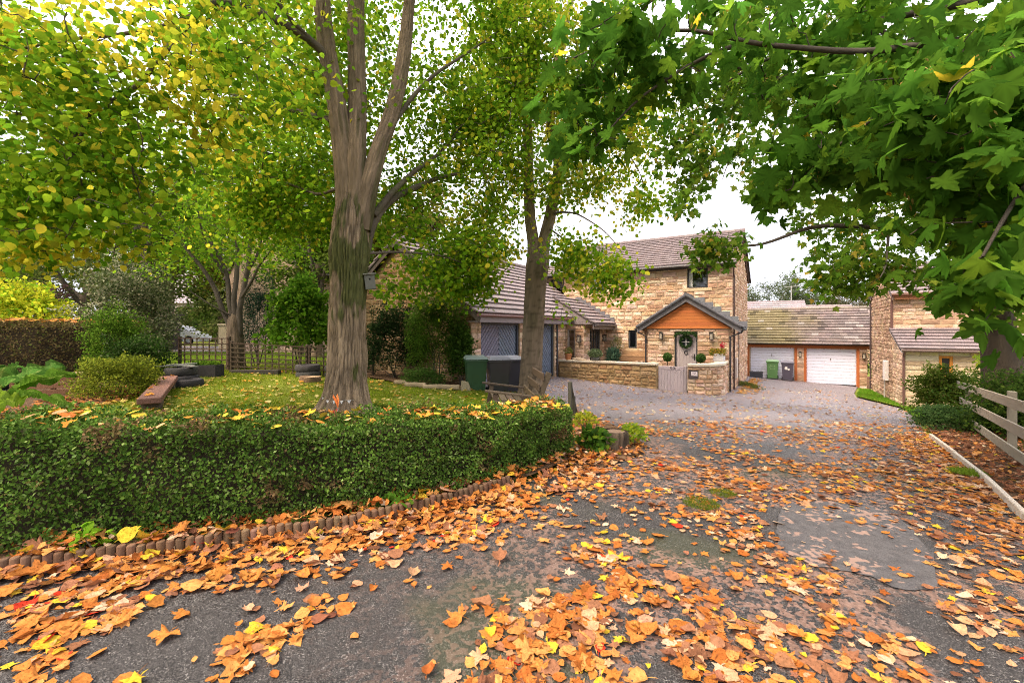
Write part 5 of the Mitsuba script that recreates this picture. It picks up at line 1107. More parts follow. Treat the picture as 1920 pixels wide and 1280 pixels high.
# local: x along the seat, y away (towards the drive), z up.  the bench faces -y (left in the picture)
def beam(name, p, q, w, t, col=wc_):
    p, q = np.array(p, float), np.array(q, float); d = q - p; L = np.linalg.norm(d); d /= L
    side = np.array([1.0, 0, 0]) if abs(d[0]) < .9 else np.array([0, 1.0, 0]); side = unit(side - d * (side @ d)); up = np.cross(d, side)
    loc = Frame(p, d, side, up); v, f = box(loc, 0, L, -w / 2, w / 2, -t / 2, t / 2, .005)
    put(f'{B}__{name}', (F(v), f), 'wood', jit(col, .10))
def beam2(name, p, q, w, t): beam(name, p, q, w, t)
for x in (-.62, .62):
    beam('leg', (x, -.55, 0), (x, -.46, .50), .07, .09); beam('leg', (x, .18, 0), (x, .52, .88), .07, .10)
    beam('arm', (x, -.66, .56), (x, .30, .43), .12, .035); beam('side_rail', (x, -.50, .30), (x, .22, .22), .05, .09)
for i in range(4): beam('seat_slat', (-.68, -.44 + i * .15, .365 - i * .018), (.68, -.44 + i * .15, .365 - i * .018), .12, .03)
for i in range(3): beam('back_slat', (-.68, .235 + .085 * i, .42 + .19 * i), (.68, .235 + .085 * i, .42 + .19 * i), .035, .14)
# low timber rail end next to the hedge
S_ = thing('timber_hurdle', 'small dark timber triangle frame standing at the hedge end by the drive', 'frame')
F = at(1.05, 7.9, 60)
for p, q in (((-.0, 0, -.05), (0, 0, .74)), ((.16, .0, -.05), (.16, 0, .46))):
    v, f = box(F, p[0] - .03, p[0] + .03, -.03, .03, p[2], q[2], .005); put(f'{S_}__post', (v, f), 'wood', (.06, .055, .04))
a = F([[-.0, 0, .74], [.36, 0, .02]]); put(f'{S_}__brace', tube(a, .028, 6), 'wood', (.065, .06, .045), 30)

# bird box
BB = thing('bird_box', 'grey wooden bird box fixed to the right side of the big mossy trunk', 'bird box')
F = Frame([-2.56, 7.93, 2.32], unit(np.array([1.0, .35, .12])), unit(np.array([-.35, 1, 0])), unit(np.array([-.12, 0, 1])))
put(f'{BB}__body', box(F, -.09, .09, -.08, .08, 0, .26, .004), 'wood', (.10, .10, .085))
put(f'{BB}__roof', box(Frame(F.o, F.ex, F.ey, unit(F.ez + .0 * F.ex)), -.11, .12, -.11, .10, .262, .285, .004), 'wood', (.14, .14, .12))
put(f'{BB}__entrance', tube(F([[0, -.075, .18], [0, -.083, .18]]), .018, 12), 'matte', (.01, .01, .01), 40)
# bunting round the foot of the trunk
BU = thing('bunting', 'string of little white triangular flags round the foot of the big trunk', 'bunting')
ang = np.linspace(-2.45, -.55, 26); rr_ = .415
strp = np.c_[-3.04 + rr_ * np.cos(ang), 8 + rr_ * np.sin(ang), .36 + .05 * (ang < -2) * (-2 - ang) * 2 + 0 * ang]
put(f'{BU}__string', tube(strp, .003, 5), 'matte', (.4, .38, .35), True)
for i in (2, 6, 10, 14, 18, 22):
    c = strp[i]; t = unit(strp[i + 1] - strp[i]); n_ = unit(np.array([c[0] + 3.04, c[1] - 8, 0]))
    put(f'{BU}__flag', prism(Frame(c + n_ * .006, t, Z), sg.Polygon([(-.032, 0), (.032, 0), (.002, -.062)]), -.001, .001), 'paint', jit((.60, .58, .58), .04))
TO = thing('garden_windmill', 'orange and pink toy windmill on a stick at the foot of the big trunk', 'toy')
put(f'{TO}__stick', tube([(-2.88, 7.2, .03), (-2.86, 7.2, .42)], .006, 6), 'paint', (.6, .55, .5), 40)
for i, (c, a) in enumerate((((.85, .22, .06), 1.9), ((.85, .28, .08), 1.6), ((.80, .09, .13), 3.75), ((.82, .12, .12), 4.1))):
    d = np.array([math.cos(a), 0, math.sin(a)]); n_ = np.array([-math.sin(a), .6, math.cos(a)])
    o_ = np.array([-2.86, 7.19, .30]); P_ = np.array([o_, o_ + d * .20 + n_ * .035, o_ + d * .24, o_ + d * .14 - n_ * .03])
    put(f'{TO}__vane', (np.vstack([P_, P_ + [0, .004, 0]]), np.array([[0, 1, 2], [0, 2, 3], [4, 6, 5], [4, 7, 6], [0, 4, 5], [0, 5, 1], [1, 5, 6], [1, 6, 2], [2, 6, 7], [2, 7, 3], [3, 7, 4], [3, 4, 0]])), 'paint', c)

# tyres
def tyre(label, x, y, z, tilt=(0, 0), R_=.31, r=.10, group='old car tyres in the garden'):
    k = thing('tyre', label, 'tyre', group)
    a = np.linspace(0, 2 * np.pi, 14)
    prof = [(R_ - r * 1.0 + .02, -.5), (R_ - .02, -.5), (R_ + .01, -.38), (R_ + .02, 0), (R_ + .01, .38), (R_ - .02, .5), (R_ - r, .5), (R_ - r - .02, .3), (R_ - r - .02, -.3), (R_ - r + .02, -.5)]
    v, f = lathe([(p, q * .185) for p, q in prof], (0, 0, 0), 32)
    an = np.arctan2(v[:, 1], v[:, 0]); tread = (np.abs(v[:, 2]) < .08) & (np.hypot(v[:, 0], v[:, 1]) > R_); v[tread, :2] *= 1 + .012 * np.sign(np.sin(an[tread] * 16))[:, None]
    v = np.c_[v[:, 0], v[:, 1], v[:, 2] + v[:, 0] * tilt[0] + v[:, 1] * tilt[1]] + [x, y, z]
    put(f'{k}__rubber', (v, f), 'matte', jit((.045, .043, .045), .1), 50)
for x, y, dz, ti, lab in ((-7.55, 10.15, .10, (0, 0), 'dirty black tyre lying lowest by the right end of the sleeper bench'), (-7.9, 10.5, .12, (.05, 0), 'black tyre lying at the bottom of the stack behind the sleeper bench'), (-7.95, 10.5, .31, (-.05, .05), 'black tyre topmost of the stack behind the sleeper bench, boards lying on it'),
                          (-5.75, 12.35, .10, (0, 0), 'black tyre at the bottom left beside the big trunk in front of the trellis'), (-5.78, 12.37, .29, (.02, 0), 'black tyre stacked on another left of the big trunk'), (-5.05, 12.6, .10, (0, 0), 'black tyre half behind the big trunk, lower of two'), (-5.05, 12.6, .29, (-.02, 0), 'black tyre half behind the big trunk, upper of two'),
                          (-10.4, 8.75, .10, (0, 0), 'grey-black tyre at the left edge under another one beside the giant leaves'), (-10.42, 8.75, .29, (.03, 0), 'grey-black tyre at the left edge, upper of two beside the giant leaves')):
    tyre(lab, x, y, G_(x, y) + dz)
pk = thing('scrap_boards', 'thin grey boards lying crosswise on the tyre stack', 'boards')
for x, y, d_, L in ((-8.1, 10.4, 20, .9), (-7.9, 10.5, -15, .8), (-8.0, 10.6, 60, .6)):
    F = at(x, y, d_, G_(x, y) + .43 + .012 * d_ / 30); put(f'{pk}__board', box(F, -L / 2, L / 2, -.07, .07, 0, .018), 'wood', jit((.20, .19, .17), .1))
tp = thing('planter_tub', 'black rectangular planter tub with green sprouts beside the tyre stack', 'planter')
F = at(-8.05, 11.5, 5); put(f'{tp}__tub', cat([box(F, -.35, .35, -.2, -.17, 0, .34, .01), box(F, -.35, .35, .17, .2, 0, .34, .01), box(F, -.35, -.32, -.17, .17, 0, .34), box(F, .32, .35, -.17, .17, 0, .34), box(F, -.32, .32, -.17, .17, .0, .29)]), 'matte', (.035, .033, .035))
n = 420; P = F(np.c_[rng.uniform(-.33, .33, n), rng.uniform(-.16, .16, n), rng.uniform(.28, .42, n)]); v, f, c = strew(OVAL, P, unit(rdir(n) + [0, 0, .6]), rdir(n), .07, pick(LG, [2, 1, 2], n)); put(f'{tp}__sprouts', (v, f), 'leaf', c, True)
# sleeper bench
sb = thing('sleeper_bench', 'long low bench made of a dark red-brown railway sleeper at the lawn edge', 'bench')
p0, p1 = np.array([-6.35, 7.65]), np.array([-7.85, 10.0]); d_ = unit(p1 - p0); L = np.linalg.norm(p1 - p0)
F = Frame([*p0, .05], [*d_, .05], [-d_[1], d_[0], 0], Z)
put(f'{sb}__seat', box(F, 0, L, -.17, .17, .24, .345, .012), 'wood', (.15, .075, .058))
for s in (.35, L - .35): put(f'{sb}__block', box(F, s - .15, s + .15, -.15, .15, -.1, .238, .01), 'wood', (.10, .075, .055))
put(f'{sb}__end_block', box(F, L + .03, L + .45, -.14, .14, -.05, .25, .012), 'wood', (.19, .15, .10))
# wooden pallet planter
wp = thing('pallet_planter', 'brown wooden slatted box planter behind the giant leaves at the left', 'planter')
F = at(-9.15, 9.05, 28)
put(f'{wp}__top', box(F, -.85, .42, -.22, .22, .44, .475, .005), 'wood', (.22, .15, .10))
for i in range(3): put(f'{wp}__slat', box(F, -.78, .36, -.2, -.175, .06 + i * .13, .165 + i * .13, .004), 'wood', jit((.20, .10, .055), .1))
for x in (-.78, -.2, .33): put(f'{wp}__post', box(F, x - .035, x + .035, -.174, -.11, .0, .438, .004), 'wood', jit((.17, .085, .045), .1))
put(f'{wp}__end_panel', box(F, .335, .365, -.1, .2, .05, .436, .004), 'wood', (.16, .08, .04))
put(f'{wp}__foot_board', box(F, -.85, .45, -.26, .24, -.03, .03, .004), 'wood', (.2, .14, .09))

# giant leaves
gn_ = thing('gunnera', 'giant ribbed lime-green leaves spreading over the left end of the hedge', 'plant')
def giant(c, d, L, W, tilt, col, seed, roll=0.):
    nu, nv = 15, 17
    s, t = np.meshgrid(np.linspace(-1, 1, nu), np.linspace(0, 1, nv))
    w = W * np.sin(np.pi * np.clip(t * .93 + .055, 0, 1)) ** .62 * (1 + .13 * np.sin(t * 21 + seed) * np.abs(s) ** 2)
    x = s * w; y = t * L
    z = .10 * np.abs(s) * W - .30 * L * t ** 2 + .05 * np.sin(t * 15 + np.abs(s) * 5 + seed) * np.abs(s) + .018 * np.cos(14 * (t - .6 * np.abs(s)) * math.pi)
    d = unit(np.array([*d, tilt], float)); sd = unit(np.cross(d, Z)); sd = unit(sd + roll * Z); up = np.cross(sd, d)
    z = z + .05 * (meshkit.noise(np.stack([x * 9, y * 9, x * 0 + seed], -1), 3) - .5)
    P = np.array(c) + x[..., None] * sd + y[..., None] * d + z[..., None] * up
    i = np.arange(nv - 1)[:, None] * nu + np.arange(nu - 1)[None]; i = i.ravel()
    f = np.vstack([np.c_[i, i + 1, i + nu + 1], np.c_[i, i + nu + 1, i + nu]])
    rib = np.exp(-(s.ravel() / .07) ** 2)[:, None]
    vein = (np.cos(14 * (t - .6 * np.abs(s)) * math.pi) > .75).ravel()[:, None] * .35
    cc_ = np.array(col) * (.85 + .3 * meshkit.noise(P.reshape(-1, 3) * 9, 3)[:, None]); cc_ = cc_ * (1 - .5 * np.maximum(rib, vein)) + np.array([.42, .46, .16]) * .5 * np.maximum(rib, vein)
    put(f'{gn_}__leaf', (P.reshape(-1, 3), f), 'leaf', cc_, True)
    base = np.array([-6.15, 5.0, .3]); put(f'{gn_}__stalk', tube(limb([base + rng.normal(0, .08, 3) * [1, 1, 0], (base + np.array(c)) / 2 + [0, 0, .12], c], 1, 1)[0], .016, 6), 'leaf', (.22, .28, .06), True)
gc, gc2, gc3 = (.13, .26, .03), (.22, .34, .035), (.09, .21, .04)
for c, d, L, W, ti, col, ro in (((-5.6, 5.0, .98), (1, -.35), 1.0, .24, .18, gc2, .1), ((-5.5, 5.2, 1.02), (.9, .5), .85, .2, .75, gc, .5), ((-5.9, 5.0, 1.08), (-.5, -.2), .7, .26, .55, gc, .3), ((-5.7, 5.4, 1.05), (.35, .9), .75, .25, .85, gc3, -.5), ((-5.9, 4.8, .98), (-.2, -1), .75, .27, .08, gc2, .2),
                                ((-5.45, 4.9, .95), (.8, -.75), .85, .24, .04, gc2, -.2), ((-5.8, 5.3, 1.05), (-.6, .6), .7, .24, .9, gc3, .4), ((-6.2, 5.0, 1.0), (-1, .1), .8, .26, .3, gc, .2), ((-5.4, 5.1, .98), (1, .05), 1.05, .20, .05, gc, .2), ((-5.6, 4.75, .95), (.25, -1), .7, .22, .0, gc2, .1), ((-5.65, 5.2, 1.06), (.75, .8), .8, .22, 1.0, gc3, .3)):
    giant((c[0] - .42, c[1], c[2] - .13), d, L * .66, W * .74, ti * .8, col, rng.uniform(0, 6), ro)

# trellis fence
TR = thing('trellis_fence', 'dark brown square trellis fence along the back of the lawn', 'fence')
def trellis(p0, p1, h, nx, nz):
    p0, p1 = np.array(p0, float), np.array(p1, float); d = unit(p1 - p0); L = np.linalg.norm(p1 - p0); g0, g1 = G_(*p0), G_(*p1)
    F = Frame([*p0, g0 + .04], [*d, (g1 - g0) / L], Z, [d[1], -d[0], 0])
    for i in range(nx + 1): put(f'{TR}__upright', box(F, L * i / nx - .018, L * i / nx + .018, 0, h, -.012, .0), 'wood', jit((.07, .048, .03), .1))
    for j in range(nz + 1): put(f'{TR}__rail', box(F, 0, L, h * j / nz - .016, h * j / nz + .016, .002, .016), 'wood', jit((.07, .048, .03), .1))
    for x in (0, L): put(f'{TR}__post', box(F, x - .035, x + .035, -.1, h + .06, -.085, -.013, .005), 'wood', (.06, .042, .028))
trellis((-9.75, 12.78), (-8.2, 12.62), .93, 8, 6)
trellis((-8.12, 12.62), (-6.0, 12.75), .80, 11, 6)
trellis((-5.92, 12.76), (-4.2, 13.2), .80, 9, 6)
se = thing('sleeper_edging', 'dark timber sleeper lying on the lawn in front of the trellis', 'sleeper')
F = at(-7.3, 12.35, 3); put(f'{se}__beam', box(F, -.62, .72, -.09, .09, -.02, .14, .01), 'wood', (.04, .034, .028))
ls_ = thing('log_slice', 'low sawn log slice on the lawn left of the big trunk', 'log')
v, f = tube([(-5.32, 11.5, G_(-5.32, 11.5) + .0), (-5.3, 11.5, G_(-5.3, 11.5) + .17)], .26, 20); put(f'{ls_}__log', (v, f), 'bark', barkcol(v, np.array([.16, .10, .06])), 40)
put(f'{ls_}__cut_face', tube([(-5.3, 11.5, G_(-5.3, 11.5) + .171), (-5.3, 11.5, G_(-5.3, 11.5) + .176)], .235, 20), 'wood', (.32, .22, .13), 40)
for (x, y, d_, L, r, lab) in ((-2.55, 11.55, -8, .55, .075, 'short pale log lying at the lawn edge in front of the dark evergreen'), (-1.85, 11.42, -4, .95, .075, 'long pale log lying at the lawn edge below the feathery shrub'), (-3.0, 11.85, -20, .4, .07, 'brown log lying at the lawn edge right of the big trunk')):
    k = thing('edging_log', lab, 'log'); F = at(x, y, d_)
    v, f = tube(F([[-L / 2, 0, .09], [0, .01, .10], [L / 2, 0, .09]]), r, 12); put(f'{k}__wood', (v, f), 'bark', barkcol(v, np.array([.30, .23, .14])), 40)
    put(f'{k}__cut_face', tube(F([[L / 2, 0, .09], [L / 2 + .006, 0, .09]]), r * .9, 12), 'wood', (.35, .25, .15), 40)
st_ = thing('standing_stone', 'squat pale stone block standing at the lawn edge beside the bins', 'stone')
F = at(-1.22, 11.5, 10); h = trimesh.convex.convex_hull(np.array([[-.14, -.1, 0], [.15, -.1, 0], [.15, .12, 0], [-.14, .12, 0], [-.10, -.08, .28], [.07, -.09, .26], [.10, .1, .24], [-.1, .1, .29]])); put(f'{st_}__block', (F(h.vertices), np.array(h.faces)), 'stone', (.30, .25, .16))
# log stump on the leafy bank
ss = thing('tree_stump', 'dark rotten tree stump in the leaf bank right of the clipped hedge', 'stump')
v, f, c = bark_trunk([(1.42, 6.05, -.1), (1.42, 6.05, .0), (1.43, 6.05, .16), (1.43, 6.05, .20)], [.22, .18, .165, .15], 40, .02, .02, [(0, .05), (2.4, .06), (4, .05)], None, 3)
put(f'{ss}__bark', (v, f), 'bark', c * .35, True)
put(f'{ss}__cut_top', tube([(1.43, 6.05, .17), (1.43, 6.05, .185)], .145, 20), 'wood', (.13, .085, .06), 40)

# wooden rail fence on the right
FN = thing('rail_fence', 'weathered grey three-rail wooden fence along the right side of the drive', 'fence')
f0, f1 = np.array([6.55, 5.8]), np.array([8.95, 8.65]); d_ = unit(f1 - f0)
pts = [(f0 - d_ * 2.6), f0, f0 + d_ * 3.73]
for p in pts:
    F = Frame([*p, G_(*p)], [*d_, 0], [-d_[1], d_[0], 0], Z); put(f'{FN}__post', box(F, -.04, .04, -.095, -.014, -.1, .90, .006), 'wood', jit((.22, .185, .135), .06))
for zc in (.80, .50, .20):
    a, b = f0 - d_ * 3.2, f0 + d_ * (4.75 if zc > .7 else 4.35)
    za, zb_ = G_(*f0) + .02 - 3.2 * (G_(*pts[2]) - G_(*f0)) / 3.93 * .5, G_(*pts[2])
    L = np.linalg.norm(b - a); F = Frame([*a, za], [*d_, (zb_ - za) / L], [-d_[1], d_[0], 0], Z)
    put(f'{FN}__rail', box(F, 0, L, -.012, .012, zc - .066, zc + .066, .004), 'wood', jit((.25, .21, .17), .06))

# the road at the back on the left
CR = thing('parked_car', 'white car parked on the side road, half hidden behind the holly', 'car')
F = at(-27.3, 35.8, 4, .4)
prof = np.array([(-2.1, .25), (2.0, .25), (2.12, .45), (2.08, .68), (1.75, .86), (1.1, .98), (.55, 1.36), (-.1, 1.48), (-1.2, 1.44), (-1.85, 1.02), (-2.12, .88), (-2.16, .45)])
Fc = Frame(F.o, F.ex, Z, -F.ey); body = sg.Polygon(prof).buffer(.05)
for x in (-1.28, 1.28): body = body.difference(sg.Point(x, .30).buffer(.37))
bm = prism(Fc, body, -.80, .80); put(f'{CR}__body', bm, 'gloss', (.74, .74, .80))
put(f'{CR}__side_window', cat([prism(Fc, sg.Polygon([(.92, 1.0), (.5, 1.30), (-.25, 1.38), (-.25, 1.0)]), s * .8, s * .8 + .006) for s in (1,)] + [prism(Fc, sg.Polygon([(-.32, 1.0), (-.32, 1.38), (-1.15, 1.35), (-1.55, 1.02)]), .8, .806)]), 'glass')
put(f'{CR}__windscreen', box(Frame(F.o + F.ex * 1.13 + Z * 1.0, F.ey, unit(-.55 * F.ex + .38 * Z)), -.66, .66, .02, .62, .045, .06), 'glass')
for x in (-1.28, 1.28):
    w_ = put(f'{CR}__wheel', tube(F([[x, -.82, .31], [x, -.62, .31]]), .315, 24), 'matte', (.02, .02, .022), 40); put(f'{w_}__hub', tube(F([[x, -.835, .31], [x, -.821, .31]]), .19, 12), 'gloss', (.35, .35, .37), 40)
put(f'{CR}__headlight', box(F, 1.9, 2.08, -.8, -.5, .62, .76, .02), 'gloss', (.7, .7, .72))
gp = thing('gate_pillar', 'pale square stone gate pillar by the side road behind the trellis', 'pillar')
F = at(-16.75, 25.6, 0); put(f'{gp}__shaft', box(F, -.26, .26, -.26, .26, 0, 1.42, .02), 'stone', (.42, .37, .26)); put(f'{gp}__cap', box(F, -.31, .31, -.31, .31, 1.42, 1.52, .02), 'stone', (.46, .41, .3))
wg = thing('white_gate', 'white wooden gate right of the multi-stemmed tree trunk', 'gate')
F = Frame([-15.7, 25.6, .42], unit(np.array([.8, .6, 0])), Z)
for z_ in (.25, .7, 1.15): put(f'{wg}__rail', box(F, 0, 1.6, z_, z_ + .1, 0, .04), 'paint', (.66, .60, .58))
for i in range(6): put(f'{wg}__bar', box(F, i * .3, i * .3 + .08, .1, 1.6 - .22 * i, -.045, -.005), 'paint', (.64, .58, .56))
sh = thing('garden_shed', 'dark brown boarded shed wall between the mauve shrub and the holly', 'shed')
F = at(-24.6, 25.0, -10)
for i in range(14): put(f'{sh}__board', box(F, i * .3, i * .3 + .29, 0, .03, 0, 2.0 + .01 * (i % 3)), 'wood', jit((.075, .052, .06), .08))
put(f'{sh}__frame', box(F, 0, 4.2, .031, 2.2, 0, 1.95), 'wood', (.06, .045, .045)); put(f'{sh}__roof', box(F, -.15, 4.35, -.15, 2.4, 2.02, 2.1), 'matte', (.08, .07, .075))

# ---------------------------------------------------------------- things on the terrace and at the porch
def HF(u, v, z=None):
    p = U * u + V * v
    return Frame([p[0], p[1], (G_(p[0], p[1]) + .065) if z is None else z], U, V, Z)
def lantern(label, F):
    k = thing('wall_lantern', label, 'lamp', 'black wall lanterns')
    put(f'{k}__back_plate', box(F, -.04, .04, -.12, .16, 0, .02, .004), 'gloss', (.025, .022, .022))
    put(f'{k}__cage', cat([box(F, a - .007, a + .007, -.10, .12, c - .007, c + .007) for a in (-.055, .055) for c in (.05, .16)] + [box(F, -.065, .065, -.125, -.1, .03, .18, .004)]), 'gloss', (.03, .025, .025))
    put(f'{k}__cap', box(F, -.07, .07, .122, .165, .025, .185, .015), 'gloss', (.03, .026, .026))
    put(f'{k}__pane', box(F, -.045, .045, -.098, .12, .06, .15), 'gloss', (.35, .3, .24))
lantern('black wall lantern left of the grey front door', Frame(U * -4.15 + V * (pv - .02) + Z * 1.33, U, Z))
lantern('black wall lantern right of the grey front door', Frame(U * -2.34 + V * (pv - .02) + Z * 1.33, U, Z))
lantern('black wall lantern left of the glazed terrace doors', Frame(U * -7.0 + V * (lv0 - .02) + Z * 1.2, U, Z))
lantern('black wall lantern right of the glazed terrace doors', Frame(U * (lu + .02) + V * 18.36 + Z * 1.2, V, Z))
lantern('black lantern on the pier between the white garage doors', Frame(U * .63 + V * (dv - .02) + Z * .25, U, Z))
lantern('black lantern at the right end of the double garage', Frame(U * 3.28 + V * (dv - .02) + Z * .25, U, Z))
wl = thing('flood_lamp', 'dark round lamp on the house wall left of the porch downpipe', 'lamp')
F = Frame(U * -4.93 + V * (vf - .03) + Z * 1.12, U, Z); put(f'{wl}__body', tube(F([[0, 0, 0], [0, 0, .06], [0, -.02, .14]]), [.05, .085, .09], 12), 'gloss', (.06, .05, .05), 40); put(f'{wl}__bracket', box(F, -.03, .03, -.08, .05, -.01, .03), 'gloss', (.05, .045, .045))
wr = thing('door_wreath', 'dark green leafy wreath hanging round the front door window', 'wreath')
n = 700; a = rng.uniform(0, 2 * np.pi, n); rr2 = .21 + rng.normal(0, .022, n)
P = HOUSE(np.c_[-3.26 + rr2 * np.cos(a) * .95, pv + .06 - rng.random(n) * .07, 1.12 + rr2 * np.sin(a)])
v, f, c = strew(OVAL, P, unit(rdir(n) + 0), unit(rdir(n) - V), .05, pick([(.035, .075, .025), (.05, .095, .03), (.025, .05, .02)], [1, 1, 1], n)); put(f'{wr}__leaves', (v, f), 'needle', c, True)
put(f'{wr}__ring', tube(HOUSE(np.array([[-3.26 + .21 * math.cos(t) * .95, pv + .05, 1.12 + .21 * math.sin(t)] for t in np.linspace(0, 2 * math.pi, 24)])), .02, 6), 'matte', (.05, .045, .03), True)
gd_ = thing('door_garland', 'green garland draped over the top of the front door', 'garland')
n = 500; s = rng.uniform(-1, 1, n); P = HOUSE(np.c_[-3.255 + .40 * s, pv - .02 - rng.random(n) * .07, 1.46 - .12 * np.abs(s) ** 4 + rng.normal(0, .03, n)])
v, f, c = strew(OVAL, P, unit(rdir(n) - [0, 0, .5]), unit(rdir(n) - V), .055, pick([(.05, .10, .03), (.07, .13, .04), (.03, .06, .02)], [1, 1, 1], n)); put(f'{gd_}__leaves', (v, f), 'needle', c, True)
for u_, lab in ((-3.78, 'clipped ball topiary in a grey pot left of the front door'), (-2.62, 'clipped ball topiary in a grey pot right of the front door')):
    k = thing('topiary_ball', lab, 'topiary', 'ball topiaries at the front door')
    c0 = U * u_ + V * 17.05 + Z * .55; n = 1700; d = rdir(n)
    v, f, c = strew(DIAM, c0 + d * (.155 + rng.normal(0, .006, n))[:, None], unit(d * .5 + rdir(n)), unit(d + rdir(n) * .6), .032, pick([(.06, .13, .025), (.045, .10, .02), (.09, .17, .035)], [1, 1, 1], n))
    put(f'{k}__foliage', (v, f), 'needle', c, True)
    m = trimesh.creation.icosphere(2, .14); put(f'{k}__twigs', (np.array(m.vertices) + c0, np.array(m.faces)), 'bark', (.02, .03, .01), True)
    put(f'{k}__stem', tube([c0 - [0, 0, .9], c0], .018, 7), 'bark', (.12, .08, .05), 40)
    put(f'{k}__pot', lathe([(.10, 0), (.15, .30), (.165, .30), (.165, .33), (.13, .33), (.12, .27), (.0, .26)], [c0[0], c0[1], -.48], 18), 'matte', (.18, .17, .18), 40)
# on the low terrace wall
def leafpot(name, label, cat_, F, prof, pcol, n, r, zc, size, pal, tmpl=OVAL, mat='paint', up=.6):
    k = thing(name, label, cat_)
    put(f'{k}__pot', lathe(prof, F.o, 18), mat, pcol, 40)
    d = rdir(n); P = F.o + d * np.array(r) * rng.uniform(.4, 1, (n, 1)) + [0, 0, zc]
    v, f, c = strew(tmpl, P, unit(d + rdir(n) * .5 + [0, 0, up]), rdir(n), size, pick(pal, [1] * len(pal), n)); put(f'{k}__plant', (v, f), 'leaf', c, True)
POT = lambda r, h: [(r * .65, 0), (r * .92, h * .78), (r, h * .78), (r, h), (r * .86, h), (r * .8, h * .85), (0, h * .85)]
leafpot('terracotta_pot', 'orange terracotta pot with a small plant on the low wall beside the garage', 'pot', HF(-7.2, 15.62, .41), POT(.15, .25), (.42, .16, .06), 130, (.14, .14, .16), .32, .08, [(.2, .25, .06), (.3, .25, .08)])
leafpot('bushy_pot', 'silvery-leaved bushy pot plant on the low wall before the glazed doors', 'pot', HF(-6.1, 15.62, .41), POT(.17, .14), (.10, .10, .09), 900, (.27, .2, .17), .26, .055, [(.17, .22, .11), (.26, .3, .17), (.1, .15, .06)])
leafpot('tall_pot_plant', 'upright spiky blue-green pot plant behind the wall beside the potting bench', 'pot', HF(-5.92, 17.1), POT(.2, .35), (.09, .10, .10), 260, (.14, .14, .3), .75, .34, [(.08, .15, .10), (.12, .19, .12)], LONG, up=1.6)
leafpot('pale_pot', 'whitish rose bush stems with few leaves against the wall left of the small window', 'plant', HF(-6.1, 18.0), POT(.18, .3), (.3, .25, .2), 240, (.25, .2, .45), 1.25, .07, [(.25, .25, .1), (.14, .2, .06), (.4, .35, .22)])
sl_ = thing('log_on_wall', 'pale twisted piece of driftwood lying on the low wall by the terracotta pot', 'driftwood')
put(f'{sl_}__wood', tube(HOUSE([[-7.0, 15.58, .47], [-6.8, 15.56, .46], [-6.6, 15.6, .44], [-6.45, 15.6, .42]]), [.03, .045, .05, .03], 8), 'wood', (.50, .38, .27), 40)
pbn = thing('potting_bench', 'rustic wooden potting bench under the small dark window', 'bench')
F = HF(-5.35, 18.3); 
put(f'{pbn}__top', box(F, -.75, .62, -.2, .22, .88, .93, .006), 'wood', (.33, .19, .10)); put(f'{pbn}__back_board', box(F, -.62, .5, .2, .235, .931, 1.10, .005), 'wood', (.40, .25, .14)); put(f'{pbn}__shelf', box(F, -.7, .58, -.18, .2, .42, .46, .005), 'wood', (.28, .17, .1)); put(f'{pbn}__apron', box(F, -.7, .58, -.19, -.165, .68, .879, .004), 'wood', (.30, .17, .09))
for x in (-.72, .56):
    for y in (-.17, .17): put(f'{pbn}__leg', box(F, x - .03, x + .03, y - .03, y + .03, 0, .878, .004), 'wood', jit((.27, .16, .09), .08))
for i, (x, r) in enumerate(((.12, .055), (.34, .06), (.48, .045))):
    k = thing('clay_pot', ('small pale clay pot in the middle of the potting bench front', 'larger pale clay pot hanging at the potting bench right of the middle', 'smallest clay pot at the right end of the potting bench')[i], 'pot'); put(f'{k}__bowl', lathe(POT(r, r * 1.7), F([[x, -.235, .62]])[0], 14), 'matte', (.55, .42, .33), 40)
tr = thing('flower_trough', 'pale stone trough with yellow and red flowers on the curved wall beside the porch', 'trough')
F = HF(-2.02, 17.15, .47)
put(f'{tr}__trough', cat([box(F, -.16, .16, -.3, -.26, 0, .27, .01), box(F, -.16, .16, .26, .3, 0, .27, .01), box(F, -.16, -.12, -.26, .26, 0, .268, .008), box(F, .12, .16, -.26, .26, 0, .268, .008), box(F, -.12, .12, -.26, .26, 0, .22)]), 'stone', (.50, .47, .48))
n = 700; P = F(np.c_[rng.uniform(-.30, .2, n), rng.uniform(-.42, .35, n), rng.uniform(.2, .42, n)]); v, f, c = strew(OVAL, P, unit(rdir(n) + [0, 0, .3]), rdir(n), .055, pick([(.30, .24, .04), (.45, .33, .04), (.12, .18, .03), (.35, .15, .04)], [2, 2, 2, 1], n)); put(f'{tr}__foliage', (v, f), 'leaf', c, True)
n = 90; P = F(np.c_[rng.normal(.12, .04, n), rng.normal(-.22, .06, n), rng.normal(.56, .05, n)]); v, f, c = strew(OVAL, P, rdir(n), rdir(n), .05, pick([(.6, .05, .09), (.5, .04, .06)], [1, 1], n)); put(f'{tr}__red_flowers', (v, f), 'leaf', c, True)
put(f'{tr}__flower_stem', tube(F([[.05, -.2, .2], [.12, -.22, .55]]), .006, 5), 'leaf', (.1, .16, .04), 40)
sd = thing('stacked_timber', 'short stacked brown boards against the right end of the double garage', 'timber')
p_ = U * 3.75 + V * 27.0; F = at(p_[0], p_[1], -50)
for i in range(4): put(f'{sd}__board', box(F, -.45, .45, -.03 + .02 * (i % 2), .03 + .02 * (i % 2), .03 + i * .15, .165 + i * .15, .005), 'wood', jit((.22, .12, .085), .1))

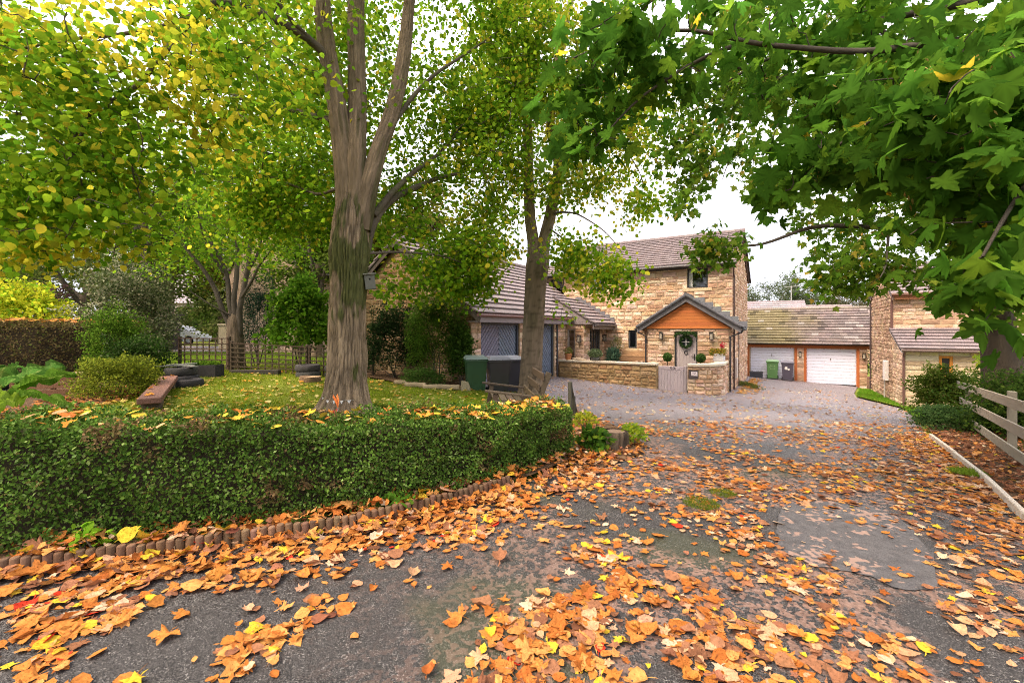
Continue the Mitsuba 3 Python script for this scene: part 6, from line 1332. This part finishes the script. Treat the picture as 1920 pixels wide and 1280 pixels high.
# ---------------------------------------------------------------- grass blades and fallen leaves
def blades(key, poly, n, h, pal, label, near=False):
    x0, y0, x1, y1 = poly.bounds; q = rng.uniform([x0, y0], [x1, y1], (n * 3, 2))
    q = q[shapely.contains_xy(poly, q[:, 0], q[:, 1])][:n]; m = len(q)
    P = np.c_[q, gh(q[:, 0], q[:, 1]) + .03]
    v, f, c = strew((np.array([[-.09, 0, 0], [.09, 0, 0], [0, 1, .15]]), np.array([[0, 1, 2]])), P, unit(rng.normal(0, .45, (m, 3)) + [0, 0, 1.0]), rdir(m), h * rng.uniform(.5, 1.3, m), pick(pal, [1] * len(pal), m) * (.7 + .6 * meshkit.noise(P * 1.1, 4)[:, None]))
    put(key, (v, f), 'leaf', c, False, label, None, None, 'stuff')
blades('lawn_grass', LAWN.intersection(sg.box(-9.2, 4.2, 1.0, 14)).difference(BEDL), 120000, .06, [(.21, .30, .015), (.27, .36, .02), (.34, .37, .03), (.16, .25, .012)], 'short yellow-green lawn grass around the trees')
blades('verge_grass', GR, 26000, .09, [(.14, .32, .02), (.18, .38, .03)], 'bright green grass strip in front of the right stone house')
blades('back_grass', sg.Polygon([(-15, 14.6), (-4.5, 14.6), (-5, 22), (-17, 22)]), 26000, .10, [(.16, .26, .03), (.2, .3, .03)], 'green grass behind the trellis fence')
blades('moss_tuft', sg.Point(1.72, 3.98).buffer(.16).union(sg.Point(2.05, 4.25).buffer(.12)), 1500, .03, [(.14, .2, .02), (.2, .26, .03)], 'mossy green tuft in the middle of the drive')
blades('kerb_grass', sg.Point(5.2, 4.98).buffer(.16), 700, .05, [(.2, .3, .03)], 'green tuft growing by the timber kerb')
blades('trunk_grass', sg.Point(-3.04, 8).buffer(.85).difference(sg.Point(-3.04, 8).buffer(.42)), 4500, .10, [(.08, .15, .015), (.12, .19, .02)], 'longer grass round the foot of the big trunk')

def curled(tm, bend, twist, wave, seed):
    v, f = tm; v = v.copy(); x, y = v[:, 0], v[:, 1] - .45
    r = np.random.default_rng(seed)
    v[:, 2] = bend * x ** 2 + twist * x * y + wave * np.sin(5 * x + r.uniform(0, 6)) * np.cos(6 * y + r.uniform(0, 6)) * (x ** 2 + y ** 2) * 2 + .3 * bend * y ** 2
    v[:, 2] -= v[:, 2].min() * .7
    v[:, :2] *= 1 + r.normal(0, .05, (len(v), 1)) * (np.hypot(x, y) > .25)[:, None]
    k = len(v); st = np.array([[-.014, 0, v[0, 2]], [.014, 0, v[0, 2]], [r.uniform(-.15, .15), -.5, .05], [r.uniform(-.1, .1), -.22, .06]]); st[3, 0] += .02
    return np.vstack([v, st]), np.vstack([f, [[k, k + 1, k + 3], [k, k + 3, k + 2]]])
def dense(tm):
    v, f = trimesh.remesh.subdivide(*tm); return v, f
BASES = [dense(LIME), dense(OVAL), MAPLE, dense(LIME), MAPLE2, dense(fan([(0, 0), (.28, .02), (.42, .25), (.45, .45), (.30, .72), (.12, .92), (0, 1.0)], .42))]
FORMS = [curled(BASES[i % 6], *[( .12, .1, .05), (.55, .2, .12), (.4, -.45, .25), (1.5, .4, .1), (.2, .1, .2), (-.5, .5, .2)][i % 6], i) for i in range(12)]
FLAT = [curled(BASES[i % 6], .04, .03, .03, 50 + i) for i in range(6)]
LC = [(.50, .19, .045), (.56, .26, .08), (.40, .13, .03), (.54, .30, .17), (.31, .14, .075), (.62, .42, .04), (.60, .42, .28), (.55, .045, .02), (.21, .09, .05)]
LCN = ['orange', 'orange', 'rusty brown', 'pale tan', 'brown', 'yellow', 'cream', 'red', 'dark brown']
hbl = sg.LineString(HB); kbl = sg.LineString(KERB)
def amount(x, y):
    """how thickly the leaves lie, 0 to 1"""
    q = np.c_[x, y, 0 * x]
    pts = shapely.points(np.c_[x, y]); dh = shapely.distance(pts, hbl); dk = shapely.distance(pts, kbl)
    n1 = meshkit.noise(q * 1.7 + 3, 5); n2 = meshkit.noise(q * 4.5, 6); cl = smooth01((n1 * .62 + n2 * .38 - .47) / .16)
    a = .05 + .56 * cl
    a = np.maximum(a, .95 * np.exp(-(np.clip(dh - .18, 0, 9) / (.26 + .10 * np.clip(x + 2, 0, 4))) ** 2) * (.55 + .45 * smooth01((n2 * .6 + n1 * .4 - .30) / .2)))
    a = np.maximum(a, (x > .4) * .9 * np.exp(-(np.clip(dh - .3, 0, 9) / .75) ** 2) * (y > 3.9))
    right = smooth01((x - .55 * y - .5) / 1.6)
    a = np.maximum(a, right * (.22 + .5 * n2) * smooth01((8.6 - y) / 1.5))
    a = np.maximum(a, .95 * np.exp(-(dk / .55) ** 2) * (y < 7.6))
    mid = smooth01((x - .2) / 1.0) * smooth01((8.3 - y + .35 * x) / 1.8)
    a = np.maximum(a, mid * (.09 + .34 * smooth01((n2 - .45) / .2)))
    far = smooth01((y - 7.2 - .15 * x) / 1.6); a = a * (1 - .955 * far)
    a = np.maximum(a, .95 * shapely.contains_xy(BANK, x, y))
    near_patch = shapely.contains_xy(PATCH, x, y); a = np.where(near_patch, a * .35, a)
    a = a * (1 - .45 * smooth01((y - 4.3) / 2.5) * (x > 1.0) * (dk > .5))
    dark = smooth01((.35 - n1) / .12); return np.clip(a * (1 - .75 * dark * (right < .5) * (dh > .5)), 0, 1)
def leaf_fall():
    N = 120000
    y = 1.5 + (13.5 - 1.5) * rng.random(N) ** 1.25; x = rng.uniform(-4.6, 9.5, N)
    keep = (np.abs(x) < 1.24 * y + .6) & shapely.contains_xy(DRIVE.union(VERGE.buffer(.1)).union(BANK).union(BED), x, y)
    x, y = x[keep], y[keep]
    dens = amount(x, y) * (y / 4.5) ** .25
    k = rng.random(len(x)) < dens * .96
    x, y = x[k], y[k]; n = len(x)
    on_kerb = shapely.contains_xy(VERGE, x, y); bank = shapely.contains_xy(BANK, x, y); bed = shapely.contains_xy(BED, x, y) & ~bank
    dh = shapely.distance(shapely.points(np.c_[x, y]), hbl); deep = (np.exp(-(dh / .3) ** 2) * .05 + bank * .05 + on_kerb * .035 + bed * .055)
    z = gh(x, y) + .006 + rng.random(n) * (.012 + deep) + bed * .03 + bank * .012 + on_kerb * .035
    far = np.hypot(x, y)
    open_ = smooth01((x - .1 + .2 * (y - 3)) / 1.6)
    w = np.array([4.4, 3.2, 2.6, 1.1, 1.6, .8, .3, .16, 1.1]); wr = np.array([1.6, 2.2, 2.0, 3.0, 3.4, .5, .9, .05, 1.8])
    ci = np.where(rng.random(n) < open_ * .75, rng.choice(9, n, p=wr / wr.sum()), rng.choice(9, n, p=w / w.sum()))
    ci = np.where(on_kerb & (rng.random(n) < .55), 8, ci)
    col = jit(np.ones(3), .13, n) * np.array(LC)[ci]
    a = rng.uniform(0, 2 * np.pi, n); tip = np.c_[np.cos(a), np.sin(a), rng.normal(0, .10 + .22 * np.clip(deep / .05, 0, 1), n)]
    nrm = unit(np.c_[rng.normal(0, .16 + .3 * np.clip(deep / .05, 0, 1)[:, None], (n, 2)), np.ones(n)])
    size = np.clip(.061 * np.exp(rng.normal(0, .36, n)), .02, .12) * (1 - .20 * open_) * np.where(on_kerb, .8, 1)
    P = np.c_[x, y, z]; form = np.where(rng.random(n) < .25 + .38 * open_, 100 + rng.integers(0, 6, n), rng.integers(0, 12, n))
    order = np.argsort(seen(P, size))[::-1]; big = set(order[:300].tolist())
    allv = []
    for i in sorted(big):
        tm = FLAT[form[i] - 100] if form[i] >= 100 else FORMS[form[i]]
        v, f, c = strew(tm, P[i:i + 1], tip[i:i + 1], nrm[i:i + 1], size[i:i + 1], col[i:i + 1])
        c = c * (.86 + .28 * meshkit.noise(v * 55, 3)[:, None])
        nm = LCN[ci[i]]
        sz = 'small' if size[i] < .07 else 'large' if size[i] > .10 else 'middling'
        shp = 'lobed' if (form[i] % 6 if form[i] < 100 else form[i] - 100) in (2, 4) else 'oval'
        fl = 'flat' if form[i] >= 100 else 'curled'
        wh = ('by the log edging' if dh[i] < .45 else 'beside the timber kerb' if shapely.distance(kbl, sg.Point(x[i], y[i])) < .6 else
              ('nearest the viewer, ' if y[i] < 2.0 else 'further up the drive, ') + ('far left' if x[i] < -1.5 else 'left of middle' if x[i] < -.3 else 'middle' if x[i] < .7 else 'right of middle' if x[i] < 1.8 else 'far right'))
        put('fallen_leaf', (v, f), 'litter', c, True, f'{sz} {fl} {shp} {nm} fallen leaf {wh}', 'leaf', f'{nm} leaves fallen on the drive')
    for fm in sorted(set(form.tolist())):
        s = np.array([i for i in np.nonzero(form == fm)[0] if i not in big])
        if len(s): allv.append(strew(FLAT[fm - 100] if fm >= 100 else FORMS[fm], P[s], tip[s], nrm[s], size[s], col[s]))
    v, f = cat([t[:2] for t in allv]); c = np.vstack([t[2] for t in allv])
    put('leaf_litter', (v, f), 'litter', c * (.86 + .28 * meshkit.noise(v * 40, 3)[:, None]), True, 'orange and brown fallen leaves scattered over the drive', None, None, 'stuff')
    # loose stalks
leaf_fall()
def lay(key, label, x, y, z, size, pal, wts):
    n = len(x); a = rng.uniform(0, 2 * np.pi, n)
    tip = np.c_[np.cos(a), np.sin(a), rng.normal(0, .25, n)]; nrm = unit(np.c_[rng.normal(0, .3, (n, 2)), np.ones(n)])
    col = pick(pal, wts, n); out = []
    for fm in range(6):
        s = np.arange(fm, n, 6); out.append(strew(FORMS[fm] if fm in (2, 4) else (LIME if fm % 2 else OVAL), np.c_[x, y, z][s], tip[s], nrm[s], size * np.clip(rng.normal(1, .2, len(s)), .5, 1.5), col[s]))
    v, f = cat([t[:2] for t in out]); put(key, (v, f), 'litter', np.vstack([t[2] for t in out]), True, label, None, None, 'stuff')
# on the lawn: small pale yellow leaves, thicker towards the hedge
q = rng.uniform([-7.6, 4.3], [1.0, 13.0], (16000, 2)); q = q[shapely.contains_xy(LAWN.difference(BEDL), q[:, 0], q[:, 1])]
q = q[rng.random(len(q)) < (.10 + .34 * smooth01((9.8 - q[:, 1]) / 3.5)) * (.4 + 1.1 * meshkit.noise(np.c_[q, q[:, 0] * 0] * 1.3, 3))]
lay('lawn_leaves', 'pale yellow fallen leaves on the lawn', q[:, 0], q[:, 1], gh(q[:, 0], q[:, 1]) + .07 + .02 * rng.random(len(q)), .075, [(.55, .44, .12), (.6, .50, .2), (.5, .34, .06), (.52, .24, .04), (.42, .25, .07)], [3, 2, 2, 1.6, 1])
# on top of the hedges
q = rng.uniform([-5, 2.4], [1.0, 6.2], (9000, 2)); q = q[shapely.contains_xy(HP.buffer(-.04), q[:, 0], q[:, 1])]
q = q[(rng.random(len(q)) < .16 + .55 * smooth01((meshkit.noise(np.c_[q, q[:, 0] * 0] * 2.2, 5) - .48) / .15))][:330]
lay('hedge_top_leaves', 'yellow and orange fallen leaves lying on top of the clipped hedge', q[:, 0], q[:, 1], hz(q[:, 0], q[:, 1]) + .005 + .03 * rng.random(len(q)), .078, [(.60, .42, .05), (.55, .22, .04), (.62, .36, .17), (.50, .17, .04)], [3, 3, 2, 1])
q = rng.uniform([-16, 9.4], [-10, 12.6], (1500, 2)); bp = sg.Polygon([(-16.5, 9.4), (-11.6, 10.6), (-10.2, 11.6), (-10.6, 12.6), (-12, 12.0), (-16.8, 10.9)]); q = q[shapely.contains_xy(bp, q[:, 0], q[:, 1])][:420]
lay('brown_hedge_leaves', 'orange fallen leaves lying on the brown hedge', q[:, 0], q[:, 1], 1.80 + .05 * rng.random(len(q)), .11, [(.58, .26, .05), (.6, .34, .12), (.42, .16, .05)], [2, 2, 1])
q = np.vstack([np.array([-6.4, 7.7]) + np.array([-1.5, 2.35]) * t + rng.normal(0, .06, 2) for t in rng.random(9)]); lay('bench_leaves', 'few orange leaves lying on the sleeper bench', q[:, 0], q[:, 1], .415 + .05 * np.hypot(q[:, 0] + 6.35, q[:, 1] - 7.65), .10, [(.6, .25, .04), (.55, .33, .15)], [1, 1])
q = rng.uniform([-8.8, 7.0], [-6.6, 10.2], (900, 2)); q = q[shapely.contains_xy(BEDL.buffer(.3), q[:, 0], q[:, 1])]; lay('bed_leaves', 'brown fallen leaves on the soil beside the sleeper bench', q[:, 0], q[:, 1], gh(q[:, 0], q[:, 1]) + .075 + .02 * rng.random(len(q)), .085, [(.34, .15, .06), (.5, .2, .05), (.25, .12, .06)], [2, 1, 2])
# thin tarmac litter in the far part of the drive
q = rng.uniform([.5, 8], [14, 19], (5200, 2)); q = q[shapely.contains_xy(DRIVE, q[:, 0], q[:, 1])]; q = q[rng.random(len(q)) < .42 * (.3 + 1.4 * meshkit.noise(np.c_[q, q[:, 0] * 0] * .8, 3))]
lay('far_drive_leaves', 'small pale leaf scraps on the far part of the drive', q[:, 0], q[:, 1], gh(q[:, 0], q[:, 1]) + .012, .07, [(.5, .36, .22), (.5, .22, .07), (.4, .24, .15), (.55, .45, .3)], [2, 2, 2, 1])
q = np.vstack([(U * (-1.5 + abs(rng.normal(0, .25))) + V * rng.uniform(17.3, 26))[:2] for _ in range(420)]); lay('wall_foot_leaves', 'orange leaves gathered at the foot of the stone house gable', q[:, 0], q[:, 1], gh(q[:, 0], q[:, 1]) + .02 + .03 * rng.random(len(q)), .08, [(.55, .24, .05), (.5, .3, .12)], [1, 1])

ta = thing('tv_aerial', 'thin television aerial on a pole above the bungalow roof behind the garage', 'aerial')
a0 = np.array([29.7, 46.5, 3.6]); put(f'{ta}__pole', tube([a0, a0 + [0, 0, 2.6]], .045, 6), 'paint', (.35, .34, .33), 40)
put(f'{ta}__boom', tube([a0 + [-.7, 0, 2.45], a0 + [.9, .1, 2.6]], .03, 6), 'paint', (.4, .39, .38), 40)
for i in range(5): put(f'{ta}__rod', tube([a0 + [-.5 + i * .3, -.3, 2.47 + .028 * i], a0 + [-.5 + i * .3, .3, 2.47 + .028 * i]], .02, 5), 'paint', (.4, .39, .38), 40)
